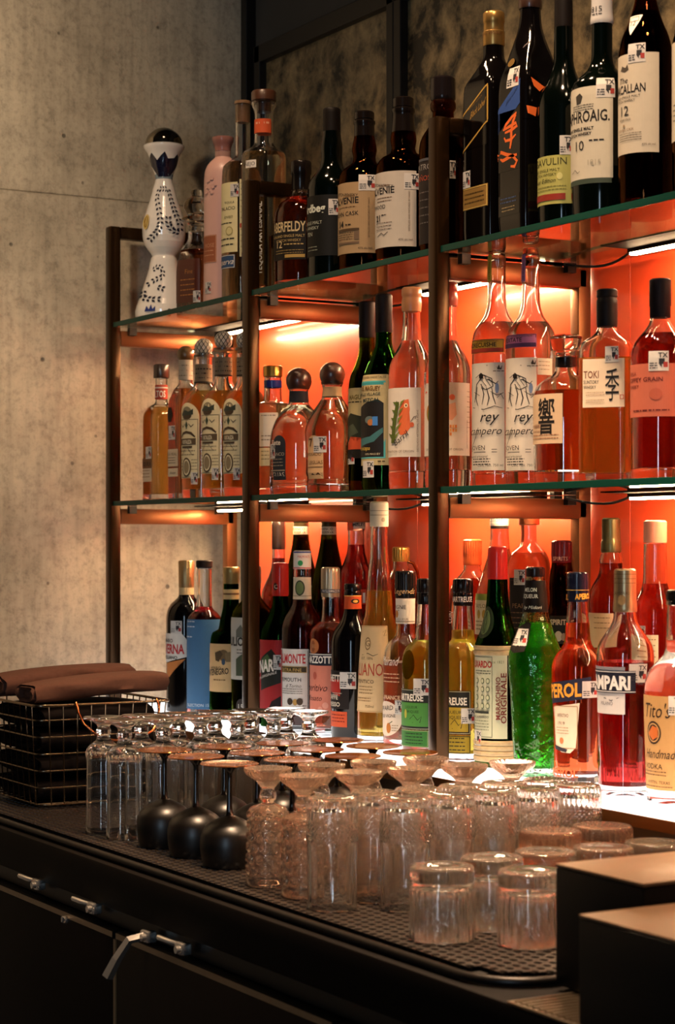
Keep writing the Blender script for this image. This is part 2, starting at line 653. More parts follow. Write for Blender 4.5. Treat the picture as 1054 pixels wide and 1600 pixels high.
# ------------------------------------------------------------------ led strips under the shelves, with their cables
LED = emission('led_diffuser', (1.0, 0.66, 0.36, 1), STRIP_POWER)
YL = 1.906
CABLE = principled('black_cable', lin('#120e0c'), 0.5)
bw = ['in the first bay by the concrete wall', 'in the middle bay', 'in the right bay', 'beyond the right frame']
for lv, z in (('upper', ZTOP), ('middle', ZMID)):
    for k in range(4):
        x0 = FRAME_X[k] + (0.05 if k == 0 else 0.235 if k < 3 else -0.42)
        x1 = (FRAME_X[k + 1] - (0.19 if k == 0 else 0.03)) if k < 3 else FRAME_X[3] + 0.45
        if k == 2:
            x0, x1 = -2.395, -1.995
        if k == 3:
            x0, x1 = -1.94, -1.4
        root = empty('led_strip', ((x0 + x1) / 2, YL, z - 0.0115))
        tag(root, f'glowing warm light strip under the {lv} shelf {bw[k]}', 'light strip', 'light strips under the shelves')
        h = (x1 - x0) / 2
        MB().box(-h, h, -.007, .007, -.006, 0.0).obj('housing', BRONZE, root)
        MB().box(-h, h, -.058, .012, 0.0, 0.0011).obj('reflection_shield', principled('matte_black_plate', lin('#140c08'), 0.7, spec=0.05), root)  # added plate that hides the diffuser's reflection in the glass
        MB().box(-h + .004, h - .004, -.0055, .0055, -.0095, -.006).obj('diffuser', LED, root)
        if 0 < k < 3:
            xa = FRAME_X[k] + .03 - (x0 + x1) / 2
            pts = [(xa + (-h - xa) * t, 0.012 * math.sin(PI * t), -.004 - .010 * math.sin(PI * t)) for t in [i / 8 for i in range(9)]]
            MB().tube(pts, .0022, 6).obj('cable', CABLE, root, 60)

# ------------------------------------------------------------------ raised ledge that carries the lower bottles
root = empty('ledge', (-2.6, 1.8, ZCOUNT))
tag(root, 'raised pale ledge behind the bar top carrying the lowest bottles', 'ledge')
hl = ZLEDGE - ZCOUNT
lg, nt, out = newmat('lit_opal_ledge')
pb = nt.nodes.new('ShaderNodeBsdfPrincipled')
pb.inputs['Base Color'].default_value = lin('#d9d6d0')
pb.inputs['Roughness'].default_value = 0.25
pb.inputs['Emission Color'].default_value = (0.9, 0.95, 1.0, 1)
pb.inputs['Emission Strength'].default_value = LEDGE_GLOW
nt.links.new(pb.outputs[0], out.inputs[0])
MB().box(-1.345, 1.5, -0.185, 0.265, hl - 0.012, hl - .0003).obj('opal_top', lg, root)
MB().box(-1.345, 1.5, -0.19, -0.186, hl - 0.016, hl - .0001, .0008).obj('edge_strip', principled('brass_edge', lin('#8a5a32'), 0.35, metal=1.0), root)
MB().box(-1.345, 1.5, -0.186, 0.265, 0.0, hl - 0.012).obj('riser', principled('walnut_riser', lin('#4a3420'), 0.4, noise=0.3, nscale=16), root)

# ------------------------------------------------------------------ bar top and cooler fronts
root = empty('bar_counter', (-2.5, 1.4, 0))
tag(root, 'long black bar counter with cooler doors beneath', 'counter')
YC = 1.15 - 1.4
MB().box(-1.445, 1.5, YC, 0.665, ZCOUNT - 0.062, ZCOUNT - 0.0002, .004).obj('countertop', BLACK_SATIN, root, 40)
MB().box(-1.445, 1.5, YC + 0.02, 0.665, 0.02, ZCOUNT - 0.0625).obj('carcass', BLACK_SATIN, root)
MB().box(-1.445, 1.5, YC + 0.012, YC + 0.0198, ZCOUNT - 0.087, ZCOUNT - 0.0635).obj('hinge_channel', BLACK_STEEL, root)
zt = ZCOUNT - 0.0885
# doors: the joint seen in the photograph sits at the latch
xj = at_y(183, 1.15)[0] + 2.5
edges = [-1.44, xj - 0.62, xj, xj + 0.62, 1.5]
for a, b in zip(edges[:-1], edges[1:]):
    d = MB().box(a + .004, b - .004, YC - .004, YC + 0.018, 0.12, zt, .003).obj('door', BLACK_SATIN, root, 40)
    MB().box(a + .006, b - .006, YC - .0052, YC - .0040, zt - 0.010, zt - .002).obj('lit_door_edge', STEEL, d)  # pale strip stands in for light caught by the door's top edge
MB().box(xj - .0035, xj + .0035, YC - .0045, YC + .0195, 0.12, zt - .012).obj('door_joint', principled('lit_joint', lin('#8a6c4a'), 0.4, metal=0.3), root)  # light in the door gap put into the strip's colour
MB().box(-1.445, 1.5, YC + 0.05, YC + 0.06, 0.0, 0.118).obj('kick_plate', BLACK_STEEL, root)


def latch(u, v, y, open_=False, words=''):
    p = at_y(u, y)
    zz = ZC - (v - VH) * p[2] / F
    r = empty('door_latch', (p[0], y, zz))
    tag(r, words, 'latch', 'chrome latches on the cooler doors')
    MB().box(-.012, .012, -.012, .004, -.008, .008, .003).obj('latch_body', CHROME, r, 40)
    MB().tube([(0.006, -.012, 0), (0.006, -.018, 0)], .005, 10).obj('screw', CHROME, r, 40)
    if open_:
        MB().tube([(0, -.01, 0), (-.006, -.03, -.004), (-.014, -.045, -.030), (-.022, -.055, -.055)], [.006, .006, .007, .008], 4).obj('lever', CHROME, r)
    else:
        MB().tube([(-.008, -.008, .004), (-.02, -.014, .006), (-.055, -.014, .006)], .0035, 6).obj('lever', CHROME, r, 60)


latch(64, 1381, 1.15 + .002, False, 'chrome latch with long flat lever below the wire basket')
latch(151, 1418, 1.15 + .002, False, 'small hooked chrome latch below the clear stemmed glasses')
latch(236, 1462, 1.15 + .002, True, 'chrome latch with its lever hanging open over the door joint')
latch(290, 1481, 1.15 + .002, False, 'short chrome latch to the right of the open lever')
p = at_y(104, 1.146)
r = MB().tube([(0, 0, 0), (0, -.004, 0), (0, -.006, -.004)], [.006, .007, .003], 12).obj('door_lock', CHROME, None, 50)
r.location = (p[0], 1.146, ZC - (1437 - VH) * p[2] / F)
tag(r, 'small round chrome lock on the dark cooler door', 'lock')

# ribbed steel drainer at the end of the mat
root = empty('drainboard', (-1.45, 1.3, ZCOUNT))
tag(root, 'ribbed steel drainboard in front of the stepped black boxes', 'drainboard')
MB().box(-.187, .44, -.154, .29, 0, 0.003, .001).obj('plate', STEEL, root)
rb = MB()
for i in range(60):
    xx = -.18 + i * .0102
    rb.box(xx, xx + .004, -.150, .286, .003, .0045)
tag(rb.obj('rib', STEEL, root), kind='stuff')

# rubber bar mat with a grid of round pockets, in a black tray
def bar_mat():
    X0, X1, Y0, Y1 = -3.56, -1.70, 1.188, 1.600
    root = empty('bar_mat', ((X0 + X1) / 2, (Y0 + Y1) / 2, ZCOUNT))
    tag(root, 'black rubber bar mat with rows of holes under the glasses', 'bar mat')
    cx, cyy = (X0 + X1) / 2, (Y0 + Y1) / 2
    pit = 0.0165
    nx, ny = int((X1 - X0) / pit), int((Y1 - Y0) / (pit * .86))
    px_, py_ = (X1 - X0) / nx, (Y1 - Y0) / ny
    v, f = [], []
    K = 8
    z1, z0, rr = 0.0085, 0.003, 0.36
    for j in range(ny):
        for i in range(nx):
            ox = X0 - cx + (i + (0.5 if j % 2 else 0.0)) * px_
            oy = Y0 - cyy + j * py_
            if ox + px_ > X1 - cx + 1e-6:
                continue
            # rounded front-right corner
            if (ox + px_) > X1 - cx - .05 and oy < Y0 - cyy + .05:
                dx, dy = ox + px_ - (X1 - cx - .05), (Y0 - cyy + .05) - oy
                if dx > 0 and dy > 0 and dx * dx + dy * dy > .05 ** 2:
                    continue
            n = len(v)
            sq = [(0, 0), (.5, 0), (1, 0), (1, .5), (1, 1), (.5, 1), (0, 1), (0, .5)]
            for a, b in sq:
                v.append((ox + a * px_, oy + b * py_, z1))
            for k in range(K):
                a = -3 * PI / 4 + k * PI / 4
                v.append((ox + (.5 + rr * math.cos(a)) * px_, oy + (.5 + rr * math.sin(a)) * py_, z1 - .0008))
            for k in range(K):
                a = -3 * PI / 4 + k * PI / 4
                v.append((ox + (.5 + .8 * rr * math.cos(a)) * px_, oy + (.5 + .8 * rr * math.sin(a)) * py_, z0))
            for k in range(K):
                k2 = (k + 1) % K
                f.append((n + k, n + k2, n + 8 + k2, n + 8 + k))
                f.append((n + 8 + k, n + 8 + k2, n + 16 + k2, n + 16 + k))
            f.append(tuple(n + 16 + k for k in range(K)))
    o = mesh_obj('mat_grid', v, f, principled('black_rubber', lin('#1c1510'), 0.36, noise=0.25, nscale=80), root)
    tag(o, kind='stuff')
    MB().box(X0 - cx, X1 - cx - .05, Y0 - cyy, Y1 - cyy, .0005, .0029).obj('mat_base', principled('black_rubber', lin('#0d0a09'), 0.5), root)
    lip = MB()
    r_ = .05
    path = [(X0 - cx - .01, Y0 - cyy - .022, .006), (X1 - cx - r_, Y0 - cyy - .022, .006)]
    for i in range(1, 9):
        a = -PI / 2 + i * PI / 16
        path.append((X1 - cx - r_ + (r_ + .022) * math.cos(a), Y0 - cyy + r_ + (r_ + .022) * math.sin(a), .006))
    path.append((X1 - cx + .022, Y1 - cyy, .006))
    lip.tube(path, .0055, 8)
    lip.obj('tray_lip', BLACK_STEEL, root, 50)


bar_mat()
ZMAT = ZCOUNT + 0.0085

# stepped black boxes at the near right end of the counter
BOX = principled('satin_black_box', lin('#0d0a08'), 0.4, spec=0.2)
LIT_TOP = principled('lit_black_top', lin('#5a4430'), 0.38, spec=0.4)  # warm light on the black box tops put into the colour
for (nm, x0, x1, y0, y1, z0, z1, words) in [
        ('storage_box', -1.664, -1.5215, 1.226, 1.52, ZCOUNT + .005, ZC - .33, 'taller satin black box at the near end of the counter'),
        ('storage_box', -1.516, -1.20, 1.144, 1.52, ZCOUNT + .005, ZC - .3508, 'lower satin black box in front of the taller one, near counter end')]:
    root = empty(nm, ((x0 + x1) / 2, (y0 + y1) / 2, z0))
    tag(root, words, 'box', 'satin black boxes')
    hx, hy, hz = (x1 - x0) / 2, (y1 - y0) / 2, z1 - z0
    MB().box(-hx, hx, -hy, hy, 0, hz - .004, .002).obj('body', BOX, root, 40)
    MB().box(-hx, hx, -hy, hy, hz - .0035, hz, .001).obj('lit_top', LIT_TOP, root, 40)

# ------------------------------------------------------------------ wire basket with napkins
def basket():
    X0, X1, Y0, Y1, zb, zt = -3.42, -3.155, 1.250, 1.50, ZMAT + .003, ZC - .276
    root = empty('wire_basket', ((X0 + X1) / 2, (Y0 + Y1) / 2, zb))
    tag(root, 'rectangular steel wire basket holding dark napkins', 'basket')
    hx, hy, h = (X1 - X0) / 2, (Y1 - Y0) / 2, zt - zb
    W_ = principled('basket_wire', lin('#8d7c66'), 0.25, metal=1.0)

    def ring(z, ins, r):
        c, pts = .018, []
        for sx, sy, a0 in ((1, -1, -90), (1, 1, 0), (-1, 1, 90), (-1, -1, 180)):
            for i in range(5):
                a = math.radians(a0 + i * 22.5)
                pts.append((sx * (hx - ins - c) + c * math.cos(a), sy * (hy - ins - c) + c * math.sin(a), z))
        return MB().tube(pts, r, 6, closed=True)
    ring(h, 0, .0024).obj('rim', W_, root, 60)
    for i in range(6):
        t = i / 6
        ring(.004 + t * h, .012 * (1 - t), .0014).obj('hoop_wire', W_, root, 60)
    for side in range(4):
        n = 9
        for i in range(n):
            t = -1 + 2 * (i + .5) / n
            if side == 0: top, bot = (t * hx * .93, -hy, h), (t * (hx - .012) * .93, -hy + .012, 0.003)
            if side == 1: top, bot = (t * hx * .93, hy, h), (t * (hx - .012) * .93, hy - .012, 0.003)
            if side == 2: top, bot = (hx, t * hy * .93, h), (hx - .012, t * (hy - .012) * .93, 0.003)
            if side == 3: top, bot = (-hx, t * hy * .93, h), (-hx + .012, t * (hy - .012) * .93, 0.003)
            MB().tube([top, bot], .0013, 5).obj('upright_wire', W_, root, 60)
    for i in range(9):
        t = -1 + 2 * (i + .5) / 9
        MB().tube([(t * (hx - .014) * .93, -hy + .013, .003), (t * (hx - .014) * .93, hy - .013, .003)], .0013, 5).obj('floor_wire', W_, root, 60)
    # copper bail handle hanging on the near side
    y0, y1 = -.055, .095
    pts = [(hx + .003, y0, h + .004), (hx + .010, y0, h - .004)]
    for i in range(9):
        a = PI * i / 8
        pts.append((hx + .012 + .030 * math.sin(a), (y0 + y1) / 2 - (y1 - y0) / 2 * math.cos(a), h - .012 - .050 * math.sin(a)))
    pts += [(hx + .010, y1, h - .004), (hx + .003, y1, h + .004)]
    MB().tube(pts, .0024, 8).obj('handle', principled('copper_handle', lin('#c8764a'), 0.2, metal=1.0), root, 60)
    # dark lining inside, so that the basket reads full
    cl = principled('dark_linen', lin('#2b1d18'), 0.85, noise=0.25, nscale=120, bump=0.4)
    bm = bmesh.new()
    bmesh.ops.create_grid(bm, x_segments=16, y_segments=16, size=1)
    return root, cl, (X0, X1, Y0, Y1, zb, zt)


def napkin(words, cx, cyy, z, L, Wd, T, rz, bend, col, tilt=0.0):
    """a cloth folded over twice and laid down: a long rounded roll with a spiral fold on its end"""
    prof = []
    n = 26
    for k in range(n):
        a = 2 * PI * k / n
        c, s = math.cos(a), math.sin(a)
        e = 0.6
        prof.append((math.copysign(abs(c) ** e, c) * Wd / 2, math.copysign(abs(s) ** e, s) * T / 2))
    v, f = [], []
    M = 22
    rnd = random.Random(int(abs(cx) * 1e5) + int(z * 1e4))
    ph = [rnd.uniform(0, 6) for _ in range(6)]
    for i in range(M + 1):
        t = i / M
        y = (t - .5) * L
        sag = -bend * (2 * t - 1) ** 2
        shr = 1 - .10 * (2 * t - 1) ** 4
        for k, (a, b) in enumerate(prof):
            w = .0022 * math.sin(9 * t + k * .6 + ph[0]) + .0016 * math.sin(17 * t + k * 1.3 + ph[1])
            v.append((a * shr + w, y + .002 * math.sin(k * 1.1 + ph[2]), b * (shr + w * 8) + sag + tilt * y))
    for i in range(M):
        for k in range(n):
            k2 = (k + 1) % n
            f.append((i * n + k, i * n + k2, (i + 1) * n + k2, (i + 1) * n + k))
    # recessed spiral ends
    for end in (0, M):
        base = end * n
        prev = [base + k for k in range(n)]
        for q, (sc, dy) in enumerate([(.82, .004), (.78, -.003), (.5, -.001), (.45, .004), (.2, .0)]):
            cur = []
            cz = sum(v[base + k][2] for k in range(n)) / n
            for k in range(n):
                p = v[base + k]
                cur.append(len(v))
                v.append((p[0] * sc, p[1] + (dy if end == 0 else -dy), cz + (p[2] - cz) * sc))
            for k in range(n):
                k2 = (k + 1) % n
                q4 = (prev[k], prev[k2], cur[k2], cur[k])
                f.append(q4 if end else q4[::-1])
            prev = cur
        f.append(tuple(prev) if end else tuple(prev[::-1]))
    o = mesh_obj('napkin', v, f, principled('napkin_linen', lin(col), 0.9, noise=0.2, nscale=150, bump=0.3, spec=0.08), None, 70)
    o.location = (cx, cyy, z)
    o.rotation_euler = (0, 0, rz)
    tag(o, words, 'napkin', 'folded dark napkins in the wire basket')


_, _, (bx0, bx1, by0, by1, bzb, bzt) = basket()
bcx, bcy = (bx0 + bx1) / 2, (by0 + by1) / 2
for k in range(4):
    napkin(['dark napkin at the bottom of the wire basket', 'second napkin up in the wire basket', 'third napkin up, behind the basket wires', 'napkin just under the two brown rolls'][k],
           bcx, bcy, bzb + .026 + k * .0415, .212, .215, .0395, 0.02 * k, .001, '#100b0a')
napkin('brown folded napkin lying lengthwise on top, at the back', bcx - .055, bcy - .004, bzt + .034, .25, .105, .040, 0.02, .004, '#5a3d33', .05)
napkin('brown folded napkin lying on top, nearest the glasses', bcx + .058, bcy + .010, bzt + .027, .25, .100, .036, 0.02, .004, '#54392f', .06)

# ================================================================== GLASSWARE (upside down on the mat)
CLEAR = glass('drinking_glass', (0.99, 0.985, 0.975, 1), ior=1.47, light_fill=0.024, fill_col=(1.0, 0.84, 0.68, 1))  # warm diffuse share paints bright surroundings into the glass


def place_glasses(make, group, spots):
    """spots: (x, y, label); first call builds, the rest are copies with shared meshes"""
    first = None
    for x, y, lab in spots:
        if first is None:
            first = make()
            o = first
        else:
            o = first.copy()
            COL.objects.link(o)
            for ch in first.children:
                c = ch.copy()
                COL.objects.link(c)
                c.parent = o
        o.location = (x, y, ZMAT + .0004)
        o.rotation_euler = (0, 0, random.uniform(0, 6.28))
        o['label'] = lab
        o['category'] = 'glass'
        o['group'] = group


def sling_glass():
    n = 40
    out = pchip([0, .002, .06, .112, .126, .136, .143, .150, .156, .164, .172, .1765, .179], [.0276, .0282, .0270, .0268, .0275, .021, .0125, .0100, .0125, .0095, .016, .031, .0318], .006)
    inn = pchip([.002, .06, .112, .124, .131, .134], [.0258, .0246, .0240, .0235, .014, .0], .008)
    rings = list(reversed(inn)) + [(.0266, .0002)] + out + [(.031, .1800), (.012, .1775), (0, .177)]
    flute = lambda i, a, z: (-.0011 * abs(math.cos(5 * a)) if .008 < z < .118 else 0) + (.0007 * math.cos(20 * a) if .118 <= z < .14 else 0)
    v, f = lathe(rings, n, disp=flute)
    o = mesh_obj('sling_glass', v, f, CLEAR, None, 40)
    o.data.materials[0] = glass('thin_drinking_glass', (0.99, 0.99, 0.985, 1), ior=1.47, light_fill=0.008, fill_col=(0.95, 0.92, 0.88, 1))
    return o


def wine_glass():
    root = empty('wine_glass', (0, 0, 0))
    BOWL = principled('smoked_black_glass', lin('#0e0a08'), 0.36, spec=0.5)
    FOOT_REFLECTION = principled('foot_orange_reflection', lin('#9a5a26'), 0.14, metal=0.75)  # black foot, the orange panel's reflection put into its colour
    FOOT = principled('smoked_black_glass_gloss', lin('#170f0a'), 0.1, coat=0.6)
    out = pchip([0, .015, .032, .045, .056, .064, .070], [.0365, .0400, .0415, .0395, .032, .020, .006], .004)
    inn = pchip([.0005, .015, .032, .045, .056, .062], [.035, .0385, .040, .038, .0295, .0], .006)
    v, f = lathe(list(reversed(inn)) + out, 44, close_end=True)
    mesh_obj('bowl', v, f, BOWL, root, 50)
    v, f = lathe(pchip([.0685, .076, .10, .128, .137], [.0075, .0045, .0036, .0040, .010], .006), 20)
    mesh_obj('stem', v, f, FOOT, root, 50)
    v, f = lathe([(.0085, .1365), (.022, .1385), (.036, .1402), (.0405, .1410), (.0410, .1418), (.0405, .1426), (.036, .1423), (.02, .1415), (0, .1412)], 48)
    mesh_obj('foot', v, f, FOOT_REFLECTION, root, 50)
    return root


def goblet():
    n = 96
    def pat(i, a, z):
        if not (.012 < z < .098):
            return 0.0
        cell = 2 * PI / 12
        row = int(z / .0145)
        aa = a + (cell / 2 if row % 2 else 0)
        x = ((aa / cell) % 1 - .5) * .0145
        y = (z % .0145) - .00725
        d = math.hypot(x, y)
        return .0013 * math.cos(d * 1500) * (1 if d < .0066 else 0) - (.0013 if d >= .0066 else 0)
    zs = [i * .0012 for i in range(1, 84)]
    prof_z = [0, .003, .030, .070, .094, .102]
    prof_r = [.0285, .0290, .0285, .0275, .0272, .024]
    body = [(float(np.interp(z, prof_z, prof_r)), z) for z in zs]
    stem = pchip([.1015, .105, .1085, .113, .117, .1215, .126, .130, .137, .147, .152], [.0235, .016, .0085, .0105, .0118, .0100, .0085, .0100, .016, .0295, .0315], .004)
    inn = pchip([.002, .03, .07, .092, .098], [.0262, .0256, .0246, .0225, .0], .008)
    rings = list(reversed(inn)) + [(.0275, .0001)] + body + stem + [(.0312, .1540), (.027, .1528), (.016, .146), (.008, .142), (0, .141)]
    def dd(i, a, z):
        if i < len(inn) + 1:
            return 0
        if z > .128:
            return .0006 * math.cos(24 * a)
        return pat(i, a, z)
    v, f = lathe(rings, n, disp=dd)
    return mesh_obj('pressed_goblet', v, f, glass('rosy_glass', (0.985, 0.92, 0.86, 1), ior=1.47, light_fill=0.05, fill_col=(1.0, 0.76, 0.60, 1)), None, 55)


def highball():
    n = 144
    zs = [0.0, .0012, .003, .010, .06, .080, .0815, .083] + [.083 + i * .0008 for i in range(1, 31)] + [.108, .1085, .112, .120, .128, .134, .1362]
    def rr(z):
        return .0308 if z < .080 else (.0312 if z < .1075 else (.0309 if z < .13 else (.0305 if z < .135 else .029)))
    out = [(rr(z), z) for z in zs]
    inn = [(.0285, .0012), (.0280, .05), (.0275, .11), (.0265, .121), (.021, .125), (0, .126)]
    rings = list(reversed(inn)) + [(.0298, -.0002)] + out + [(.0262, .137), (.018, .1345), (0, .1335)]
    def dd(i, a, z):
        if i < len(inn) + 1 or z > .1365:
            return 0
        if .0835 < z < .107:
            k = 30
            p, q = (a * k / PI + z * 300) % 2 - 1, (a * k / PI - z * 300) % 2 - 1
            return .0022 * min(1 - abs(p), 1 - abs(q)) - .0008
        if .1085 < z < .134:
            return .0008 * math.cos(30 * a)
        if .006 < z < .078:
            return -.0007 * abs(math.cos(10 * a)) ** 4
        return 0
    v, f = lathe(rings, n, disp=dd)
    return mesh_obj('highball_glass', v, f, CLEAR, None, 25)


def rocks():
    n = 80
    out = pchip([0, .0015, .012, .05, .062, .064, .072, .080, .0822], [.0375, .0382, .0383, .0378, .0372, .0366, .0372, .0366, .035], .006)
    inn = [(.0352, .0015), (.0345, .02), (.0335, .048), (.0320, .056), (.026, .0600), (0, .061)]
    rings = list(reversed(inn)) + [(.0368, -.0002)] + out + [(.032, .0828), (.022, .0800), (0, .0790)]
    def dd(i, a, z):
        if 0 < i < 5 and .015 < z < .0595:
            return .0011 * math.cos(26 * a)
        if .0125 < z < .058 and i > 6:
            return -.0005 * abs(math.cos(13 * a))
        return 0
    v, f = lathe(rings, n, disp=dd)
    return mesh_obj('rocks_glass', v, f, CLEAR, None, 50)


def ribbed_tumbler():
    n = 96
    out = pchip([0, .0015, .03, .060, .075, .086, .0915, .093], [.0335, .0340, .0350, .0362, .0378, .0382, .0372, .036], .006)
    inn = [(.0312, .0015), (.0322, .03), (.033, .066), (.027, .074), (0, .0755)]
    rings = list(reversed(inn)) + [(.0325, -.0002)] + out + [(.031, .0935), (.02, .0910), (0, .0895)]
    def dd(i, a, z):
        return .0010 * math.cos(32 * a) if (.008 < z < .0905 and i > 5) else 0
    v, f = lathe(rings, n, disp=dd)
    return mesh_obj('ribbed_tumbler', v, f, glass('amber_tinted_glass', (0.97, 0.80, 0.66, 1), ior=1.47, light_fill=0.03, fill_col=(0.9, 0.7, 0.6, 1)), None, 50)


ordw = ['first', 'second', 'third', 'fourth', 'fifth', 'sixth']
spots = []
for r_, (x, wd) in enumerate([(-2.80, 'row by the black wine glasses'), (-2.868, 'row by the wire basket')]):
    for j in range(6):
        spots.append((x, 1.252 + j * .0645 - (.005 if r_ else 0), f'clear upturned stemmed glass, {ordw[j]} from bar edge in {wd}'))
place_glasses(sling_glass, 'clear stemmed glasses by the basket', spots)
spots = []
for x, wd in ((-2.70, 'row by the clear glasses'), (-2.594, 'middle row'), (-2.488, 'row by the pressed goblets')):
    for j in range(4):
        y = (1.287, 1.392, 1.493, 1.560)[j] if j < 3 else 1.566
        if j == 3:
            y = 1.565 if x > -2.55 else 1.566
        spots.append((x, (1.262, 1.362, 1.462, 1.560)[j] + .010, f'black upturned wine glass, {ordw[j]} from bar edge in the {wd}'))
place_glasses(wine_glass, 'black wine glasses upside down', spots)
spots = []
for x, wd in ((-2.322, 'row by the black glasses'), (-2.226, 'row by the diamond-cut tumblers')):
    for j in range(5):
        if x < -2.3 and j == 4:
            continue
        y = (1.244, 1.325, 1.406, 1.490, 1.568)[j]
        spots.append((x, y, f'rosy pressed glass goblet, {ordw[j]} from bar edge in the {wd}'))
place_glasses(goblet, 'rosy pressed goblets upside down', spots)
spots = [(-2.136, 1.234, 'tall tumbler with diamond-cut band, foremost at the bar edge')]
for j, y in enumerate((1.310, 1.376, 1.442, 1.508, 1.5735)):
    spots.append((-2.088, y, f'tall tumbler with diamond-cut band, {ordw[j]} from edge in row by short tumblers'))
for j, y in enumerate((1.308, 1.3745, 1.441, 1.5075, 1.5735)):
    spots.append((-2.158, y, f'tall tumbler with diamond-cut band, {ordw[j]} from edge in row by the goblets'))
place_glasses(highball, 'tall diamond-cut tumblers', spots)
spots = [(-1.911, 1.249, 'short clear tumbler foremost on the mat'), (-1.938, 1.336, 'short clear tumbler just behind the foremost one'),
         (-1.835, 1.318, 'short clear tumbler partly hidden by the black box'), (-1.942, 1.416, 'third short clear tumbler back in the row by the ribbed amber tumblers'),
         (-1.932, 1.495, 'fourth short clear tumbler back, showing only its rim over the box'), (-1.932, 1.574, 'rearmost short clear tumbler near the ledge')]
place_glasses(rocks, 'short clear tumblers', spots)
spots = [(-2.016, 1.478, 'ribbed amber-tinted tumbler between the tall and the short tumblers'), (-2.018, 1.560, 'rear ribbed amber-tinted tumbler close to the ledge')]
place_glasses(ribbed_tumbler, 'ribbed amber tumblers', spots)


# ================================================================== BOTTLES
LEVEL = {'T': ZTOP, 'M': ZMID, 'L': ZLEDGE}
PLACED = []


def word_lines(x0, x1, z, h, rnd):
    """a printed line too small to read: short dashes with gaps"""
    out = []
    x = x0
    while x < x1:
        w = rnd.uniform(1.2, 4.5) * h
        out.append((x, min(x + w, x1), z, z + h))
        x += w + h * .8
    return out


